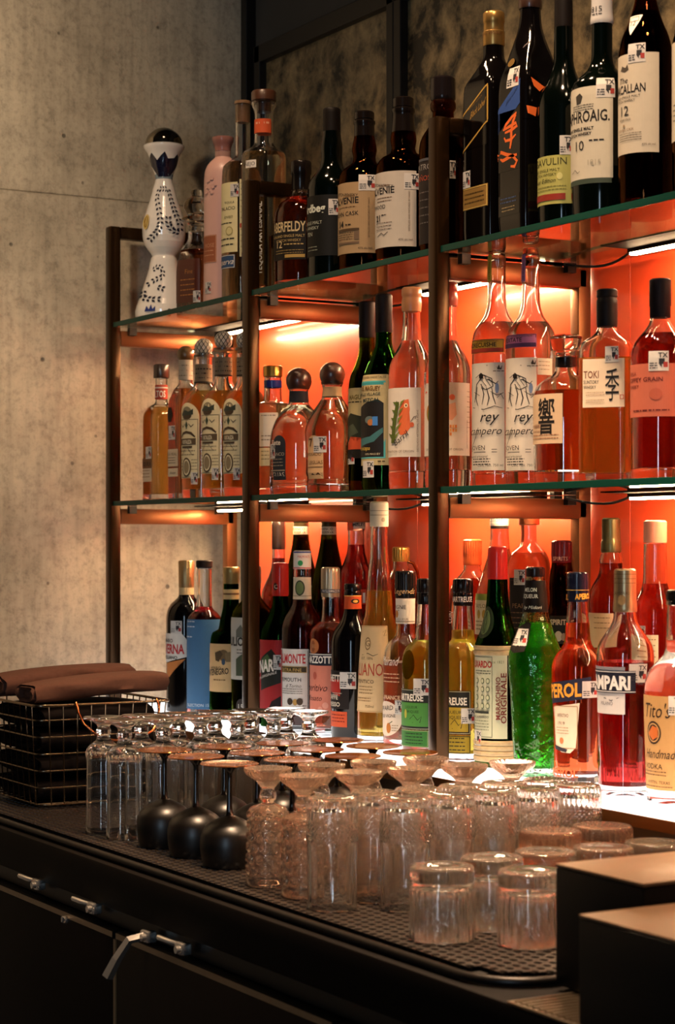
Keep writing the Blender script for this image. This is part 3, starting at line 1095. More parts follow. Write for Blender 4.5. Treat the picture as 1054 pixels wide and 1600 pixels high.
class Bottle:
    def __init__(s, name, label, u, y, lv, prof, glass='clear', rect=None, rot=-60, cat='bottle', group=None, t=.0028, tb=.006, fill=None, liq=None, flute=None, n=40, rnd_t=None):
        s.x, s.y, s.d = at_y(u, y)
        s.u, s.lv = u, lv
        s.zs = LEVEL[lv] + (0.0004)
        s.p = s.d / F
        s.ang = math.atan2(-s.y, -s.x)
        s.rect_raw = rect
        s.rot = math.radians(rot) if rect and rot != 'axis' else 0.0
        s.rz = 0.0 if rot == 'axis' else s.ang + PI / 2 + s.rot
        s.root = empty(name, (s.x, s.y, s.zs), s.rz)
        grp = group or {'T': 'bottles on the top shelf', 'M': 'bottles on the middle shelf', 'L': 'bottles on the ledge'}[lv]
        tag(s.root, label, cat, grp)
        pts = []
        for q in prof:
            v, hw = q
            z = 0.0 if v == 'B' else s.z(v)
            pts.append((z, hw * s.p))
        pts.sort()
        s.R = max(r for z, r in pts)
        s.dn = s.d - .8 * s.R
        s.rings = pchip([z for z, r in pts], [r for z, r in pts], .008)
        s.H = pts[-1][0]
        s.fl = flute
        s.n = n
        s.rect = rect
        if rect:
            a, b, c = rect[0] / 2, rect[1] / 2, rect[2]
            s.rect = (a, b, c)
            s.Rr = max(a, b)
            k = s.Rr / s.R if s.R else 1
            s.L = 4 * (a - c) + 4 * (b - c) + 2 * PI * c
            rad = math.hypot(a, b) * .93
        else:
            s.L = 2 * PI * s.R
            rad = s.R
        PLACED.append((s.root, lv, s.x, s.y, rad if not rect else min(a, b) * 1.05))
        s.zarr = np.array([z for r, z in s.rings])
        s.rarr = np.array([r for r, z in s.rings])
        # body
        mat = GLASS[glass]
        opaque = glass in ('black', 'blackgreen', 'ceramic', 'pink')
        if opaque:
            v, f = s.surface([(0, .002)] + s.rings, True, True)
            mesh_obj('body', v, f, mat, s.root, 40)
        else:
            rin = [(max(r - t, .0015), z) for r, z in s.rings if z > tb + .001]
            outer = [(0, .0035), (s.rings[0][0] * .6, .003)] + s.rings
            inner = list(reversed(rin)) + [(s.r(tb) - t - .002, tb), (0, tb + .002)]
            lip = [(s.rings[-1][0] - t * .5, s.H + .0008)]
            v, f = s.surface(outer + lip + inner, False, False)
            mesh_obj('body', v, f, mat, s.root, 45)
            if liq:
                zf = s.z(fill)
                lr = [(s.r(tb) - t - .0018, tb + .0004)]
                lr += [(max(r - t + .0003, .0015), z) for r, z in s.rings if tb + .002 < z < zf - .001]
                lr += [(max(s.r(zf) - t + .0003, .0015), zf)]
                v, f = s.surface([(0, tb + .0024)] + lr + [(0, zf)], False, False)
                mesh_obj('liquid', v, f, liquid(liq), s.root, 45)

    def z(s, v, near=False):
        return (VH - v) * ((s.dn if near else s.d) / F) + ZC - s.zs

    def r(s, z):
        return float(np.interp(z, s.zarr, s.rarr))

    def rectpt(s, q):
        a, b, c = s.rect
        q = (q + s.L / 2) % s.L - s.L / 2
        sg = 1 if q >= 0 else -1
        q = abs(q)
        segs = [(a - c), PI * c / 2, 2 * (b - c), PI * c / 2, (a - c)]
        if q <= segs[0]:
            x, y, nx, ny = q, -b, 0, -1
        elif q <= segs[0] + segs[1]:
            t = (q - segs[0]) / c if c else 0
            nx, ny = math.sin(t), -math.cos(t)
            x, y = a - c + c * nx, -b + c + c * ny
        elif q <= sum(segs[:3]):
            x, y, nx, ny = a, -b + c + (q - segs[0] - segs[1]), 1, 0
        elif q <= sum(segs[:4]):
            t = (q - sum(segs[:3])) / c if c else 0
            nx, ny = math.cos(t), math.sin(t)
            x, y = a - c + c * nx, b - c + c * ny
        else:
            x, y, nx, ny = a - c - (q - sum(segs[:4])), b, 0, 1
        return sg * x, y, sg * nx, ny

    def ringpts(s, r, z):
        out = []
        for k in range(s.n):
            th = -PI / 2 + 2 * PI * k / s.n
            rr = r
            if s.fl and s.fl[0] < z < s.fl[1]:
                rr = r - s.fl[3] * abs(math.sin(s.fl[2] * th / 2))
            cx, cy_ = rr * math.cos(th), rr * math.sin(th)
            if s.rect:
                q = s.L * k / s.n
                w = r / s.R
                bl = min(1, max(0, (w - .45) / .4))
                bl = bl * bl * (3 - 2 * bl)
                px_, py_, _, _ = s.rectpt(q)
                # keep the wall thickness of inner rings
                sc = w
                cx, cy_ = cx * (1 - bl) + px_ * sc * bl, cy_ * (1 - bl) + py_ * sc * bl
            out.append((cx, cy_, z))
        return out

    def surface(s, rings, cs, ce):
        v, f, idx = [], [], []
        for r, z in rings:
            if r <= 1e-6:
                idx.append([len(v)])
                v.append((0, 0, z))
            else:
                idx.append(list(range(len(v), len(v) + s.n)))
                v += s.ringpts(r, z)
        for A, B in zip(idx[:-1], idx[1:]):
            if len(A) == 1 and len(B) == 1:
                continue
            for k in range(s.n):
                k2 = (k + 1) % s.n
                if len(A) == 1: f.append((A[0], B[k2], B[k]))
                elif len(B) == 1: f.append((A[k], A[k2], B[0]))
                else: f.append((A[k], A[k2], B[k2], B[k]))
        if len(idx[0]) > 1: f.append(tuple(reversed(idx[0])))
        if len(idx[-1]) > 1: f.append(tuple(idx[-1]))
        return v, f

    # point on the surface: q = arc length from the front, z = height
    def P(s, q, z, zref, off):
        r = s.r(z)
        if s.rect:
            x, y, nx, ny = s.rectpt(q)
            k = r / s.R
            return (x * k + nx * off, y * k + ny * off, z)
        th = -PI / 2 + q / s.r(zref)
        return ((r + off) * math.cos(th), (r + off) * math.sin(th), z)

    def q_of_u(s, u, zref):
        key = round(zref, 4)
        if not hasattr(s, '_tab'):
            s._tab = {}
        if key not in s._tab:
            half = (s.L if s.rect else 2 * PI * s.r(zref)) / 2
            qs, us = [], []
            vx, vy = s.x / math.hypot(s.x, s.y), s.y / math.hypot(s.x, s.y)
            cr, sr = math.cos(s.rz), math.sin(s.rz)
            for q in np.linspace(-half, half, 241):
                x, y, _ = s.P(q, zref, zref, 0)
                e = .0005
                if s.rect:
                    _, _, nx, ny = s.rectpt(q)
                else:
                    nx, ny = x, y
                wx, wy = x * cr - y * sr, x * sr + y * cr
                nwx, nwy = nx * cr - ny * sr, nx * sr + ny * cr
                if nwx * vx + nwy * vy < -1e-6:
                    X, Y = s.x + wx, s.y + wy
                    dd = -CT * X + ST * Y
                    rt = ST * X + CT * Y
                    qs.append(q)
                    us.append(U0 + F * rt / dd)
            o = np.argsort(qs)
            s._tab[key] = (np.array(us)[o], np.array(qs)[o])
        us, qs = s._tab[key]
        return float(np.interp(u, us, qs))

    def wrap(s, name, polys2d, mats, midx, zref, offs, parent):
        v, f = [], []
        for (pts, faces), off in zip(polys2d, offs):
            n = len(v)
            v += [s.P(q, z, zref, off) for q, z in pts]
            f += [tuple(n + i for i in fc) for fc in faces]
        return mesh_obj(name, v, f, mats, parent, None, midx)

    def label(s, v0, v1, uL, uR, color, art=(), shape='rect', name='label', mat=None, off=.0004, hid=1.0, slant=0.0):
        """v0..v1 rows, uL..uR columns of the photograph (uL None: runs on round the hidden side)"""
        z0, z1 = s.z(v1, True), s.z(v0, True)
        zr = (z0 + z1) / 2
        if s.r(zr) < .004:
            zr = z0
        qR = s.q_of_u(uR, zr)
        if uL is None:
            if s.rect:
                qL = qR - 1.3 * s.rect[0]
            else:
                c = -math.radians(57) * s.r(zr)
                qL = min(2 * c - qR, qR - .02) * hid
        else:
            qL = s.q_of_u(uL, zr)
        w, h = qR - qL, z1 - z0
        if shape == 'rect':
            poly = [(qL, z0), (qR, z0), (qR, z1), (qL, z1)]
        elif shape == 'ellipse':
            poly = [((qL + qR) / 2 + w / 2 * math.cos(2 * PI * k / 28), zr + h / 2 * math.sin(2 * PI * k / 28)) for k in range(28)]
        elif shape == 'arch':
            cx, rr = (qL + qR) / 2, w / 2
            hh = min(rr, h * .5)
            poly = [(qL, z0), (qR, z0)] + [(cx + rr * math.cos(PI * k / 14), z1 - hh + hh * math.sin(PI * k / 14)) for k in range(15)]
        elif shape == 'hex':
            cx = (qL + qR) / 2
            poly = [(cx - w / 4, z0), (cx + w / 4, z0), (qR, zr), (cx + w / 4, z1), (cx - w / 4, z1), (qL, zr)]
        elif shape == 'tri':
            poly = [((qL + qR) / 2, z0), (qR, z1), (qL, z1)]
        elif shape == 'slant':
            dz = slant * s.p
            poly = [(qL, z0), (qR, z0 + dz), (qR, z1 + dz), (qL, z1)]
        else:
            poly = [(s.q_of_u(a, zr) if not isinstance(a, tuple) else qL + a[0] * w, s.z(b, True)) for a, b in shape]
        v2, f2 = slice2d(poly, .0035, .012)
        lo = s.wrap(name, [(v2, f2)], mat or (capmat(color) if ':' in color else paper(color)), None, zr, [off], s.root)
        s.art(lo, art, zr, qL, qR, z0, z1, off)
        return lo

    def art(s, parent, art, zr, qL, qR, z0, z1, off):
        rnd = random.Random(int(abs(s.x) * 1e4) + int(z0 * 1e5))
        groups = {'lettering': [], 'print': []}
        U = lambda u: qL + u[0] * (qR - qL) if isinstance(u, tuple) else s.q_of_u(u, zr)
        k = 0
        for it in art:
            k += 1
            o = off + .0002 + .00006 * k
            kind = it[0]
            if kind == 'T':
                _, txt, u, vb, hpx, col, *rest = it
                opt = dict(rest[1]) if len(rest) > 1 else {}
                anchor = rest[0] if rest else 'R'
                v2, f2 = text_mesh(txt, opt.get('bold', 0.0))
                if not v2:
                    continue
                big = '\u2e80' <= txt[0]
                ch = .84 if big else .69
                sc = hpx * s.p / ch
                xs = [a for a, b in v2]
                wd = (max(xs) - min(xs))
                sx = sc
                if 'w' in opt:
                    sx = opt['w'] * s.p / wd
                x0 = U(u)
                if anchor == 'R': x0 -= wd * sx
                elif anchor == 'C': x0 -= wd * sx / 2
                zb = s.z(vb, True)
                sh = opt.get('shear', 0)
                ro = math.radians(opt.get('rot', 0))
                up = opt.get('up', 0)          # text rising to the right, pixels per pixel
                pts = []
                for a, b in v2:
                    xx = (a - min(xs)) * sx + b * sc * sh
                    zz = b * sc
                    if ro:
                        xx, zz = xx * math.cos(ro) - zz * math.sin(ro), xx * math.sin(ro) + zz * math.cos(ro)
                    pts.append((x0 + xx, zb + zz + up * xx))
                if hpx * s.p > .009 and not s.rect:
                    pts, f2 = slice2d(pts, .0035, None, f2)
                groups['lettering'].append(((pts, f2), col, o))
            elif kind == 'N':
                _, u0, u1, v, n, dv, col, th = it
                for i in range(n):
                    for a, b, c, dd in word_lines(U(u0), U(u1), s.z(v + i * dv, True), th * s.p, rnd):
                        groups['lettering'].append((([(a, c), (b, c), (b, dd), (a, dd)], [(0, 1, 2, 3)]), col, o))
            elif kind == 'B':
                _, u0, u1, v0, v1, col = it
                groups['print'].append((slice2d([(U(u0), s.z(v1, True)), (U(u1), s.z(v1, True)), (U(u1), s.z(v0, True)), (U(u0), s.z(v0, True))], .0035, None), col, o))
            elif kind == 'F':                   # frame outline
                _, u0, u1, v0, v1, col, th = it
                a, b, c, dd, t = U(u0), U(u1), s.z(v1, True), s.z(v0, True), th * s.p
                for q in (((a, c), (b, c), (b, c + t), (a, c + t)), ((a, dd - t), (b, dd - t), (b, dd), (a, dd)), ((a, c), (a + t, c), (a + t, dd), (a, dd)), ((b - t, c), (b, c), (b, dd), (b - t, dd))):
                    groups['print'].append((slice2d(list(q), .0035, None), col, o))
            elif kind == 'E':
                _, u, v, ru, rv, col = it
                cx, cz = U(u), s.z(v, True)
                groups['print'].append((slice2d([(cx + ru * s.p * math.cos(2 * PI * i / 20), cz + rv * s.p * math.sin(2 * PI * i / 20)) for i in range(20)], .004, None), col, o))
            elif kind == 'P':
                _, pts, col = it
                groups['print'].append((slice2d([(U(a), s.z(b, True)) for a, b in pts], .004, None), col, o))
            elif kind == 'S':
                _, pts, wd, col = it
                Q = [Vector((U(a), s.z(b, True))) for a, b in pts]
                w = wd * s.p / 2
                L, Rr = [], []
                for i in range(len(Q)):
                    t = (Q[min(i + 1, len(Q) - 1)] - Q[max(i - 1, 0)])
                    if t.length < 1e-9:
                        t = Vector((1, 0))
                    t.normalize()
                    nn = Vector((-t.y, t.x)) * w * (0.6 if i in (0, len(Q) - 1) else 1)
                    L.append(tuple(Q[i] + nn)); Rr.append(tuple(Q[i] - nn))
                m = len(Q)
                groups['print'].append(((L + Rr, [(i, i + 1, m + i + 1, m + i) for i in range(m - 1)]), col, o))
        for nm, lst in groups.items():
            if not lst:
                continue
            cols = list(dict.fromkeys(c for _, c, _ in lst))
            midx = []
            for (pp, ff), c, _ in lst:
                midx += [cols.index(c)] * len(ff)
            s.wrap(nm, [g for g, _, _ in lst], [ink(c) for c in cols], midx, zr, [o for _, _, o in lst], parent)

    def sticker(s, u0, u1, v0, v1, flip=False):
        w, h = u1 - u0, v1 - v0
        s.label(v0, v1, u0, u1, '#c9c5bf', [
            ('B', (.52, 0), (.80, 0), v0 + .38 * h, v0 + .66 * h, '#2a2a2e'), ('P', [((.50, 0), v0 + .60 * h), ((.66, 0), v0 + .55 * h), ((.66, 0), v0 + .84 * h)], '#2a2a2e'),
            ('B', (.74, 0), (.95, 0), v0 + .55 * h, v0 + .82 * h, '#a03a34'),
            ('T', 'TX', (.72, 0), v0 + .33 * h, .24 * h, '#26262a', 'C', {'bold': .02}),
            ('N', (.06, 0), (.44, 0), v0 + .64 * h, 3, .12 * h, '#3a3a3e', .05 * h)], name='sticker', off=.0009)

    def cap(s, pts, tok, ribs=0, name='cap', n=40, art=None):
        """pts: (v, half-width) from the top down; closed at both ends"""
        q = sorted((s.z(v), hw * s.p) for v, hw in pts)
        rings = pchip([a for a, b in q], [b for a, b in q], .004)
        top = rings[-1]
        rings = rings + [(top[0] - .0012, top[1] + .0008)]
        nn = n * 2 if ribs else n
        z0, z1 = rings[0][1], rings[-1][1]
        disp = (lambda i, a, z: (.0005 * math.cos(ribs * a) if z0 + .2 * (z1 - z0) < z < z1 - .002 else 0)) if ribs else None
        v, f = lathe(rings, nn, disp=disp)
        o = mesh_obj(name, v, f, capmat(tok), s.root, 40)
        if art:
            sv = (s.zarr, s.rarr, s.rect)
            s.zarr, s.rarr, s.rect = np.array([z for r, z in rings]), np.array([r for r, z in rings]), None
            s._tab = {}
            zr = (z0 + z1) / 2
            s.art(o, art, zr, s.q_of_u(s.u - 50, zr), s.q_of_u(s.u + 50, zr), z0, z1, .0006)
            s.zarr, s.rarr, s.rect = sv
            s._tab = {}
        return o

    def ball(s, v0, v1, hw, tok, name='stopper'):
        zt, zb = s.z(v0), s.z(v1)
        R = hw * s.p
        cz = zt - R
        rings = []
        for i in range(15):
            a = -PI / 2 + PI * i / 14
            z = cz + R * math.sin(a)
            if z >= zb:
                rings.append((R * math.cos(a) if i < 14 else 0, z))
        if rings[0][0] > 1e-6:
            rings = [(rings[0][0] * .9, zb - .001)] + rings
        v, f = lathe(rings, 36)
        return mesh_obj(name, v, f, capmat(tok), s.root, 40)

    def band(s, v0, v1, color, art=(), name='neck_band', off=.0005):
        """paper or foil band right round the neck"""
        z0, z1 = s.z(v1), s.z(v0)
        rings = [(s.r(z0) + off - .0003, z0 - .0002), (s.r(z0) + off, z0)] + [(s.r(z) + off, z) for z in np.linspace(z0, z1, 6)[1:-1]] + [(s.r(z1) + off, z1), (s.r(z1) + off - .0003, z1 + .0002)]
        v, f = lathe(rings, 40, False, False)
        o = mesh_obj(name, v, f, capmat(color) if ':' in color else paper(color), s.root, 40)
        if art:
            zr = (z0 + z1) / 2
            sv = s.rect
            s.rect = None
            s._tab = {}
            s.art(o, art, zr, s.q_of_u(s.u - 60, zr), s.q_of_u(s.u + 60, zr), z0, z1, off)
            s.rect = sv
            s._tab = {}
        return o

K, Wt, CR, RD, GO = '#1c1816', '#e6e0d6', '#e2d5b8', '#b3262a', '#b98c3c'

# ------------------------------------------------------------------ TOP SHELF
# tall white ceramic decanter with blue painting and a metal dome
b = Bottle('ceramic_decanter', 'tall white ceramic decanter painted with blue leaves, domed metal stopper', 256, 1.757, 'T',
           [('B', 44), (488, 44.5), (470, 39), (440, 29), (418, 22.5), (404, 20), (401, 18.5), (396, 21), (385, 29), (370, 33.5), (355, 34), (335, 29), (310, 21), (292, 16.5), (280, 13), (273, 14.5), (262, 19), (250, 22), (240, 26), (233, 31), (229, 32), (227.5, 30.5)], 'ceramic')
b.cap([(199.5, 1), (201, 9), (206, 18), (213, 25), (220, 28.5), (228, 29.5)], 'chrome:#8d8678', name='dome_stopper')
NAVY = '#14162c'
col = []
zz = 0
# blue petals of the collar
uc = 256
b.label(229.5, 273, 224.5, 287.5, NAVY, (), shape=[(226, 236), (230, 245), (234, 250), (238, 240), (240.5, 235), (246, 247), (250.5, 254), (254, 244), (257, 234.5), (262, 246), (266, 253.5), (270, 243), (273, 236), (278, 246), (282, 250), (286, 236), (281, 250), (274, 263), (269, 272.5), (243, 272.5), (238, 262), (232, 250)], name='painted_petals', mat=principled('cobalt_glaze', lin(NAVY), 0.15, coat=0.5))
b.band(274, 281, 'gloss:#7d8e98', name='collar_band')
def leaves(pts, side=1, size=7.0):
    out = []
    for i in range(len(pts) - 1):
        (u0, v0), (u1, v1) = pts[i], pts[i + 1]
        n = max(2, int(math.hypot(u1 - u0, v1 - v0) / 6.5))
        for j in range(n):
            t = j / n
            u, v = u0 + (u1 - u0) * t, v0 + (v1 - v0) * t
            a = math.atan2(v1 - v0, u1 - u0)
            for sg in (-1, 1):
                c, s_ = math.cos(a + sg * .75), math.sin(a + sg * .75)
                px_, py_ = -s_, c
                L, w = size, 1.9
                out.append(('P', [(u + c * .8, v + s_ * .8), (u + c * L * .55 + px_ * w, v + s_ * L * .55 + py_ * w), (u + c * L, v + s_ * L), (u + c * L * .55 - px_ * w, v + s_ * L * .55 - py_ * w)], NAVY))
    return out
b.label(286, 392, 228, 287, '#e9e4dc', leaves([(264, 292), (243, 292), (240, 306), (246, 322), (250, 338), (251, 352), (246, 362), (232, 376)]) + leaves([(267, 292), (271, 312), (274, 332), (278, 346), (278, 362), (268, 360), (262, 350), (262, 334)])
        + [('E', 231, 345, 6, 12, '#c9b06a'), ('E', 231, 345, 4, 9, '#8a6a2a')], name='painted_body', mat=GLASS['ceramic'])
b.label(406, 492, 222, 286, '#e9e4dc', leaves([(232, 420), (243, 414), (254, 420), (253, 432), (240, 436), (226, 446)]) + leaves([(226, 452), (228, 464), (240, 468), (254, 468)]) + leaves([(246, 448), (258, 452)])
        + [('P', [(234, 487), (236, 478), (239, 484), (241, 476), (243, 484), (246, 479), (246, 487)], '#26367a'), ('P', [(217, 488), (219, 480), (221, 488)], NAVY), ('E', 262, 486, 2, 3, NAVY)], name='painted_foot', mat=GLASS['ceramic'])

# amber flask with a blown glass stopper
b = Bottle('liqueur_flask', 'amber cut-glass flask with clear blown-glass stopper, beside the ceramic decanter', 307, 1.752, 'T',
           [('B', 47), (478, 48), (430, 48), (408, 45), (396, 34), (386, 20), (372, 13), (350, 13)], rect=(.080, .058, .022), rot=-42, fill=392, liq='#8a3a14')
b.cap([(296, 3), (298, 8), (303, 9), (307, 8), (312, 15), (318, 20), (324, 20.5), (331, 17), (338, 14), (341, 23), (345, 24), (349, 15), (353, 12), (362, 11)], 'clear:#f4f0e8', name='glass_stopper')
b.label(402, 470, 272, 312, '#5a2412', [('T', 'Fine', 295, 425, 7, '#a06a3a', 'C'), ('N', 282, 304, 435, 4, 8, '#a06a3a', 1.6)], mat=principled('dark_amber_label', lin('#4a1c0e'), 0.4))
b.sticker(302, 313, 453, 471)

# pink ceramic bottle
b = Bottle('tequila_bottle', 'matte pink ceramic bottle with pink flared stopper', 348, 1.757, 'T',
           [('B', 31), (460, 30.5), (380, 29.5), (290, 29.5), (272, 28.5), (259, 24), (250, 16), (246, 12), (236, 12)], 'pink')
b.cap([(215.5, 17), (219, 17), (228, 14), (234, 12.5), (237, 12.5)], 'gloss:#9a6a60', name='stopper')
b.band(238, 246, 'gloss:#a98478')
b.label(367, 410, 317, 338, '#9a5a3c', [('T', 'ROSE', 335, 386, 6, '#c99270', 'R'), ('N', 320, 334, 392, 2, 7, '#c99270', 1.4), ('F', (.01, 0), (.99, 0), 367.5, 409.5, '#c99270', 1)])
rnd = random.Random(3)
for k in range(12):
    uu, vv = 322 + rnd.uniform(-2, 12), 272 + rnd.uniform(0, 30)
    b.label(vv, vv + 5, uu, uu + 5, '#c99a8c', (), shape='ellipse', name='raised_flower', mat=GLASS['pink'], off=.0016)
b.sticker(321, 330, 440, 458)

# tall clear bottle with yellow label
b = Bottle('tequila_bottle', 'tall clear bottle with pale yellow label and small blue seal, wood-topped stopper', 379, 1.752, 'T',
           [('B', 33), (300, 33), (278, 32.5), (262, 31), (253, 22), (246, 13), (240, 11.8), (163, 11.8), (160, 12.6)], fill=256, liq='#dcb48a')
b.cap([(159, 13), (163, 13), (164, 10), (192, 9.8)], 'wood:#8a6a4a', name='stopper')
b.label(285, 394, 343.5, 371, '#d9d0a0', [('T', 'TEQUILA', 366, 318, 3.4, K, 'R'), ('T', 'PALACIO', 367, 328, 5.2, K, 'R'), ('T', 'joven', 363, 341, 6, '#7a7248', 'R', {'shear': .3}), ('N', 346, 362, 349, 1, 5, K, 1.5),
        ('E', 358, 361, 7, 7, '#9a8f5a'), ('E', 358, 361, 5.5, 5.5, '#cfc690'), ('N', 346, 366, 374, 2, 9, K, 2)])
b.label(398, 419, 345, 367, '#2d4a70', [('T', 'Reserva', 364, 413, 9, Wt, 'R', {'shear': .4}), ('F', (.02, 0), (.98, 0), 398.5, 418.5, '#c8c8c0', 1)])
b.label(281, 402, 374, 390, '#d9d0a0', [('N', 376, 386, 288, 12, 9, '#6a5a3a', 1.6), ('B', 374.5, 390, 350, 357, '#b8452a')])
b.sticker(360, 373, 288, 308)

# clear decanter with wooden stopper
b = Bottle('tequila_bottle', 'clear shouldered decanter with flat wooden stopper and orange neck strip', 412, 1.752, 'T',
           [('B', 34), (435, 35), (262, 35), (246, 34.5), (238, 31), (231, 20), (224, 15), (178, 14.5), (168, 18), (163, 20), (160, 19.5)], fill=241, liq='#dcc79a', tb=.012)
b.cap([(143, 18), (145, 19.5), (158, 19.5), (160, 17), (161, 12), (176, 11.5)], 'wood:#4a2c1c', name='stopper')
b.label(182, 204, None, 423, '#c9562e', [('N', 400, 420, 190, 1, 8, '#e0a080', 3)], name='neck_strip', hid=1.6)
b.label(250, 262, 384, 400, Wt, [('T', 'AÑEJO', (.9, 0), 259, 6, K, 'R')], name='seal')
b.art(b.root, [('T', 'TEQUILA ARTESANAL', 409, 430, 8, '#d9e2e4', 'L', {'rot': 90, 'bold': .015})], b.z(340, True), -.02, .03, b.z(440, True), b.z(300, True), .0005)

# row of whiskies
b = Bottle('whisky_bottle', 'squat amber whisky bottle with black and gold label, behind the second frame', 470, 1.752, 'T',
           [('B', 41), (430, 42), (345, 42), (330, 40), (318, 32), (308, 19), (300, 14), (272, 13.5)], fill=310, liq='#7a2a0e', tb=.012)
b.cap([(253, 15.5), (255, 16.5), (272, 16.5), (274, 15), (298, 15)], 'gloss:#171210')
b.label(346, 406, None, 478, '#17130f', [('T', 'ABERFELDY', 477, 362, 15, '#c9b487', 'R', {'bold': .015, 'w': 64}), ('T', 'HIGHLAND SINGLE MALT', 476, 371, 4, '#b39a62', 'R'), ('T', 'SCOTCH WHISKY', 470, 378, 4, '#b39a62', 'R'),
        ('T', '12', 441, 387, 11, '#c9b487', 'R'), ('N', 444, 474, 383, 1, 5, '#b39a62', 1.8), ('N', 432, 474, 392, 2, 4, '#8a7444', 1.2), ('B', 445, 476, 398, 403, '#a98a4a')])
b = Bottle('whisky_bottle', 'black whisky bottle with pale lettering and full black capsule', 518, 1.752, 'T',
           [('B', 38), (420, 38), (300, 38), (285, 35), (272, 26), (262, 19), (248, 16.5), (230, 17), (215, 14.5), (200, 13.5), (180, 13)], 'blackgreen')
b.cap([(170, 12.5), (172, 13.5), (212, 13.8), (214, 13.4)], 'matte:#14100e')
b.label(305, 400, None, 534, '#0d0e0b', [('T', 'Ardbeg', 508, 331, 12, '#c9cfc0', 'R', {'bold': .03}), ('T', 'ISLAY SINGLE MALT', 503, 350, 5, '#aab09f', 'R'), ('T', 'SCOTCH WHISKY', 498, 358, 5, '#aab09f', 'R'), ('T', 'TEN', 488, 368, 6, '#aab09f', 'R'), ('N', 482, 496, 386, 2, 5, '#7a8072', 1.4)])
b.sticker(513, 529, 312, 337)
b = Bottle('whisky_bottle', 'dark whisky bottle with tan label and bulbed neck', 569, 1.752, 'T',
           [('B', 40), (410, 41), (290, 41), (276, 39), (264, 31), (255, 19), (246, 17.5), (236, 19.5), (224, 18), (212, 15.5), (195, 15), (182, 14)], 'amber', fill=240, liq='#5a1408', tb=.01)
b.cap([(175.5, 14), (177, 15.5), (187, 15.5), (188, 14.5), (190, 17), (194, 17), (196, 15.8), (214, 16)], 'gloss:#140f0d')
b.label(285, 396, None, 587, '#a08663', [('T', 'SCOTCH WHISKY', 559, 302, 4.5, K, 'R', {'up': -.12}), ('T', 'THE BALVENIE', 560, 318, 9.5, K, 'R', {'bold': .02}), ('T', 'Distillery', 553, 308, 4, '#6a4a2a', 'R', {'shear': .3}), ('N', 530, 556, 324, 1, 4, '#5a4028', 1.2),
        ('T', 'CARIBBEAN CASK', 560, 337, 6.5, K, 'R'), ('T', '14', 537, 354, 9, K, 'R', {'bold': .03}), ('N', 540, 548, 352, 1, 5, K, 2), ('B', None if False else 530, 561, 357, 361, '#4a3826'), ('N', 530, 552, 364, 4, 3.4, '#4a3826', 1.2), ('B', 553, 561, 362, 375, '#6a5644'), ('B', 530, 561, 378, 381, '#6a5644'),
        ('T', '43% alc./vol.', 582, 390, 3.2, K, 'R'), ('T', 'DISTILLED AND MATURED BY HAND', 577, 372, 2.6, '#5a4632', 'L', {'rot': 90})])
b.sticker(560, 586, 274, 299)
b = Bottle('whisky_bottle', 'dark whisky bottle with large off-white label and bulbed neck', 630, 1.752, 'T',
           [('B', 43), (396, 44), (272, 44), (258, 41.5), (247, 33), (240, 21), (232, 18.5), (220, 20.5), (206, 18.5), (192, 16), (178, 15.5), (162, 14.5)], 'amber', fill=222, liq='#5a1408', tb=.01)
b.cap([(153.5, 14.5), (155, 16.3), (168, 16.3), (169, 15.4), (171, 18), (176, 18), (178, 16.6), (208, 18.8)], 'gloss:#140f0d')
b.label(268, 386, None, 650, '#b8b0a4', [('T', 'SCOTCH WHISKY', 614, 286, 4.5, K, 'R', {'up': -.15}), ('T', 'THE BALVENIE', 616, 302, 10, K, 'R', {'bold': .02}), ('T', 'Distillery', 608, 291, 4, '#6a4a2a', 'R', {'shear': .3}), ('N', 590, 612, 309, 2, 5, '#5a4028', 1.2),
        ('T', 'PORTWOOD', 602, 325, 6, K, 'R'), ('T', '21', 594, 344, 9, K, 'R', {'bold': .03}), ('N', 596, 604, 336, 1, 5, K, 1.6), ('N', 589, 612, 348, 3, 5, '#5a5048', 1.2), ('S', [(590, 368), (596, 363), (600, 367), (606, 362)], 1.2, K), ('T', '43% alc./vol.', 645, 377, 3.2, K, 'R'),
        ('T', 'DISTILLED AND MATURED BY HAND', 640, 362, 2.6, '#5a4632', 'L', {'rot': 90})])
b.sticker(631, 654, 272, 297)
b = Bottle('whisky_bottle', 'dark bottle half hidden by the middle post, cap standing over the post', 692, 1.752, 'T',
           [('B', 37), (370, 38), (240, 38), (222, 36), (208, 29), (196, 21), (184, 17), (165, 16), (150, 15)], 'amber', fill=215, liq='#4a1408')
b.cap([(122, 17), (124, 19), (156, 19.5), (158, 18)], 'gloss:#171213')
b.cap([(158, 18), (163, 20), (170, 20), (175, 17)], 'clear:#e8b8a0', name='stopper_ring')
b.label(246, 380, 655, 678, '#221b19', [('T', 'CUATRO', 675, 264, 9, '#8a8580', 'R'), ('T', 'AÑOS', 672, 281, 8, '#a0452e', 'R'), ('N', 656, 674, 300, 5, 12, '#5a5450', 2), ('B', 655, 678, 246, 250, '#4a4a4e')])
b.sticker(702, 711, 252, 280)

